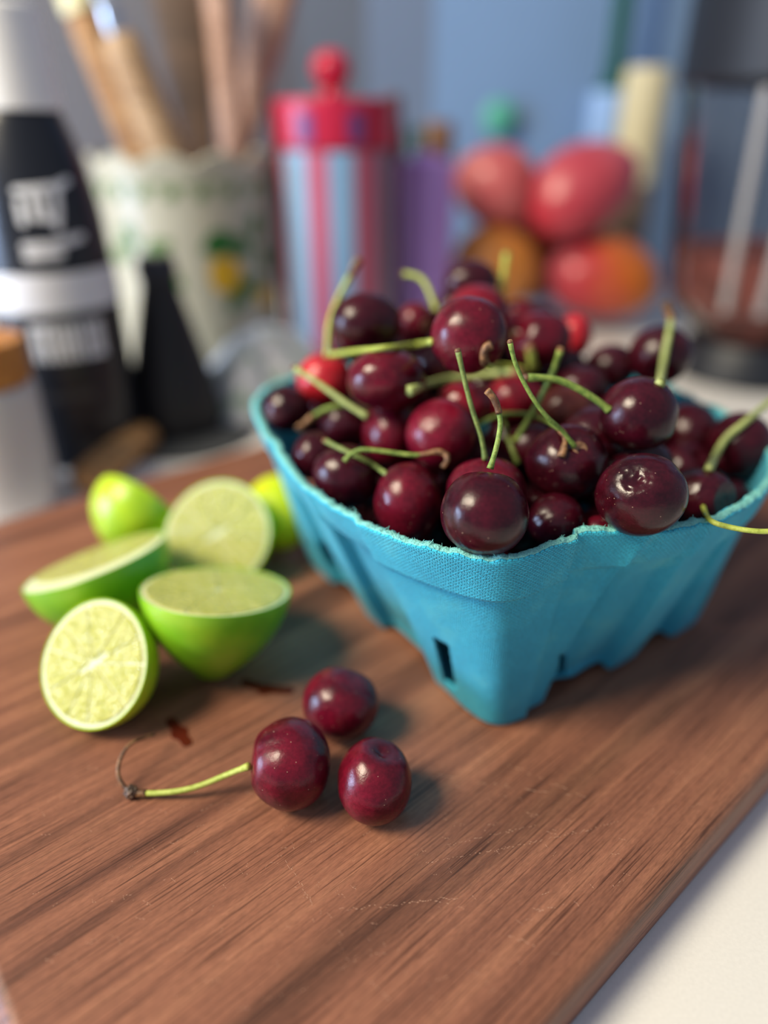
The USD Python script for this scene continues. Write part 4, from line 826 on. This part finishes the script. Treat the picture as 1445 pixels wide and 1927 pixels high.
# ------------------------------------------------------------------ mangoes
def mango_mat(name, red, pink, orange, bias):
    return mat(name, {'tc': ('texture_coordinate', {}), 'sx': ('separate_xyz', {}), 'n': ('noise_texture', {'scale': 16, 'detail': 3}), 'ma': ('math', {'math_type': 'multiply_add', 'value2': bias[1], 'value3': bias[0]}), 'mb': ('math', {'math_type': 'multiply_add', 'value2': bias[2]}), 'ad': ('math', {'math_type': 'multiply_add', 'value2': 0.5}),
                      'r': ('rgb_ramp', {'ramp': [(0.25, orange), (0.5, red), (0.8, pink)]}), 'p': ('principled_bsdf', {'roughness': 0.33})},
               [('tc.object', 'sx.vector'), ('sx.x', 'ma.value1'), ('sx.z', 'mb.value1'), ('ma.value', 'mb.value3'), ('n.fac', 'ad.value1'), ('mb.value', 'ad.value3'), ('ad.value', 'r.fac'), ('r.color', 'p.base_color')])
RED, PNK, ORG_ = (0.50, 0.035, 0.050), (0.56, 0.10, 0.14), (0.62, 0.17, 0.025)
def mango(label, px, py, y, lpx, spx, ang, seed, m, depth_k=.9):
    c = at_y(px, py, y); dd = depth(c); V = ICO_V.copy(); V = V * (1 + .07 * np.cos(2 * np.arctan2(V[:, 1], V[:, 0]) + 1) * V[:, [0]][:, 0])[:, None]
    V = V * (1 + .05 * (meshkit.fbm(V * 1.2 + seed, 2, seed) - .5))[:, None]
    L, S = lpx / FPX * dd, spx / FPX * dd; ca, sa = math.cos(ang), math.sin(ang)
    ax = [ca * RIGHT + sa * UPV, -sa * RIGHT + ca * UPV, BACK]
    W = V[:, [0]] * L * ax[0] + V[:, [1]] * S * ax[1] + V[:, [2]] * S * depth_k * ax[2] + c
    t = Thing('mango', label, 'mango', (c[0], c[1], W[:, 2].min()), group='mangoes piled against the wall'); t.part('fruit', (W, ICO_F), m, smooth=True)
    e = c + ax[0] * L * .97; t.part('stem_end', tube([e - ax[0] * .004, e + ax[0] * .003], [.005, .003], 8), BROWN, smooth=True)
mango('round rosy mango on top of the pile at its left', 932, 352, .83, 72, 80, 1.1, 1, mango_mat('mango_rosy', RED, (0.62, 0.17, 0.17), ORG_, (.42, -2.0, 1.2)))
mango('long crimson mango tilted up to the right on top of the pile', 1090, 357, .82, 112, 80, .55, 2, mango_mat('mango_crimson', (0.50, 0.022, 0.045), PNK, ORG_, (.33, 1.2, 2.4)))
mango('orange mango at the lower left of the pile, behind the top of the cherries', 925, 505, .80, 84, 78, .2, 3, mango_mat('mango_orange', (0.60, 0.14, 0.04), (0.5, 0.07, 0.05), (0.66, 0.24, 0.04), (-.1, 1.0, -.6)))
mango('pink and orange mango at the lower right of the pile', 1132, 518, .82, 104, 76, -.15, 4, mango_mat('mango_pink_orange', RED, PNK, ORG_, (.12, -5.5, .6)))
mango('dark orange-red mango at the back, seen in the gap between the other four', 1004, 470, .915, 92, 84, .9, 5, mango_mat('mango_dark_red', (0.34, 0.05, 0.03), (.4, .06, .04), (0.42, 0.13, 0.03), (.1, 1.0, .6)))

# mint hook on the wall
h = at_y(936, 222, WALL_Y - .006); hk = Thing('wall_hook', 'small round mint green hook on the wall above the mangoes', 'hook', (h[0], h[1], h[2]))
MINT = plain('hook_mint', (0.09, 0.42, 0.30), .4); Rh = 30 / FPX * depth(h)
v, f = lathe([(0, 0), (Rh * .5, 0), (Rh * .5, .006), (Rh * .8, .010), (Rh, .015), (Rh, .018), (Rh * .8, .022), (0, .024)], 40)
hk.part('disc', (np.stack([v[:, 0], -v[:, 2], v[:, 1]], -1) + h, f), MINT, smooth=40)

# ------------------------------------------------------------------ bottles at the right
GG = plain('glass_bottle_green', (0.010, 0.085, 0.060), .15)
simple_bottle('tall_green_bottle', 'tall dark green bottle with a pale blue label behind the mangoes', 1152, 1.005, 74, [('body', [(.95, None), (1, 690), (1, 290), (.9, 170), (.52, 150), (.45, 100), (.42, -140)], GG), ('label', [(1.02, 285), (1.02, 172)], plain('label_blue', (0.30, 0.48, 0.80), .5))])
simple_bottle('cream_bottle', 'bottle with a cream upper wrap and brownish lower half, left of the glass jug', 1222, .94, 78, [('body', [(.95, None), (1, 690), (1, 345)], plain('bottle_taupe', (0.20, 0.15, 0.11), .3)), ('wrap', [(1.03, 345), (1.03, 140), (.95, 128)], plain('wrap_cream', (0.74, 0.68, 0.44), .5))])

# glass jug with black lid, red fruit contents and black base
gy = 0.660; gx = at_y(1405, 660, gy)[0]; gd = depth(at_y(1405, 500, gy)); gz = lambda py: at_y(1405, py, gy)[2]
jug = Thing('blender_jug', 'glass blender jug with black lid and base and dark red contents, at the right edge', 'blender', (gx, gy, ZC))
GLASS = mat('jug_glass', {'f': ('fresnel', {'IOR': 1.12}), 't': ('transparent_bsdf', {'color': (0.88, 0.85, 0.84)}), 'g': ('glossy_bsdf', {'roughness': 0.06, 'color': (1, 1, 1)}), 'x': ('mix_closure', {})}, [('f.fac', 'x.fac'), ('t.BSDF', 'x.closure1'), ('g.BSDF', 'x.closure2')], surface='x.closure')
STREAK_PALE = plain('jug_reflection_pale', (0.75, 0.74, 0.72), 0.3, alpha=0.42)
JB = plain('jug_black', (0.010, 0.013, 0.020), 0.5)
z0, z1, z2, z3 = gz(632), gz(560), gz(160), gz(-140)
Rg = lambda z: np.interp(z, [z0, z1, z2], [.050, .079, .096])
zz = np.linspace(z0, z2, 14); a = np.linspace(0, 2 * np.pi, 120, endpoint=False)
flute = lambda r, z: np.stack([gx + r * np.cos(a), gy + r * np.sin(a), np.full(120, z)], -1)
jug.part('glass', grid([flute(Rg(z), z) for z in zz] + [flute(Rg(z) - .003, z) for z in zz[::-1]]), GLASS, smooth=40)
zf = gz(470); z4 = np.linspace(z0 + .002, zf, 8)
rows = [flute(1e-5, z4[0])] + [flute(Rg(z) - .0035, z) for z in z4]; top = flute(.05, zf + .004); top2 = flute(1e-5, zf + .006)
jug.part('contents', grid(rows + [top, top2]), plain('jug_contents', (0.24, 0.085, 0.070), .5, vary=.6, scale=50), smooth=40, label='dark red fruit in the jug')
jug.part('base', lathe([(0, ZC), (.060, ZC), (.064, ZC + .003), (.060, ZC + .02), (.052, z0), (0, z0)], 80, (gx, gy)), JB, smooth=35, label='black base')
jug.part('lid', lathe([(0, z2), (.099, z2), (.1015, z2 + .003), (.1015, z3), (0, z3)], 100, (gx, gy)), JB, smooth=35, label='black lid')
for k, an in enumerate((-2.35, -2.0, -1.65)):  # pale bars that paint streak reflections onto the jug glass
    jug.part('glass_rib', tube([[gx + (Rg(z) + .0005) * math.cos(an), gy + (Rg(z) + .0005) * math.sin(an), z] for z in np.linspace(z1, z2 - .004, 8)], .0038, 8), STREAK_PALE, smooth=True)
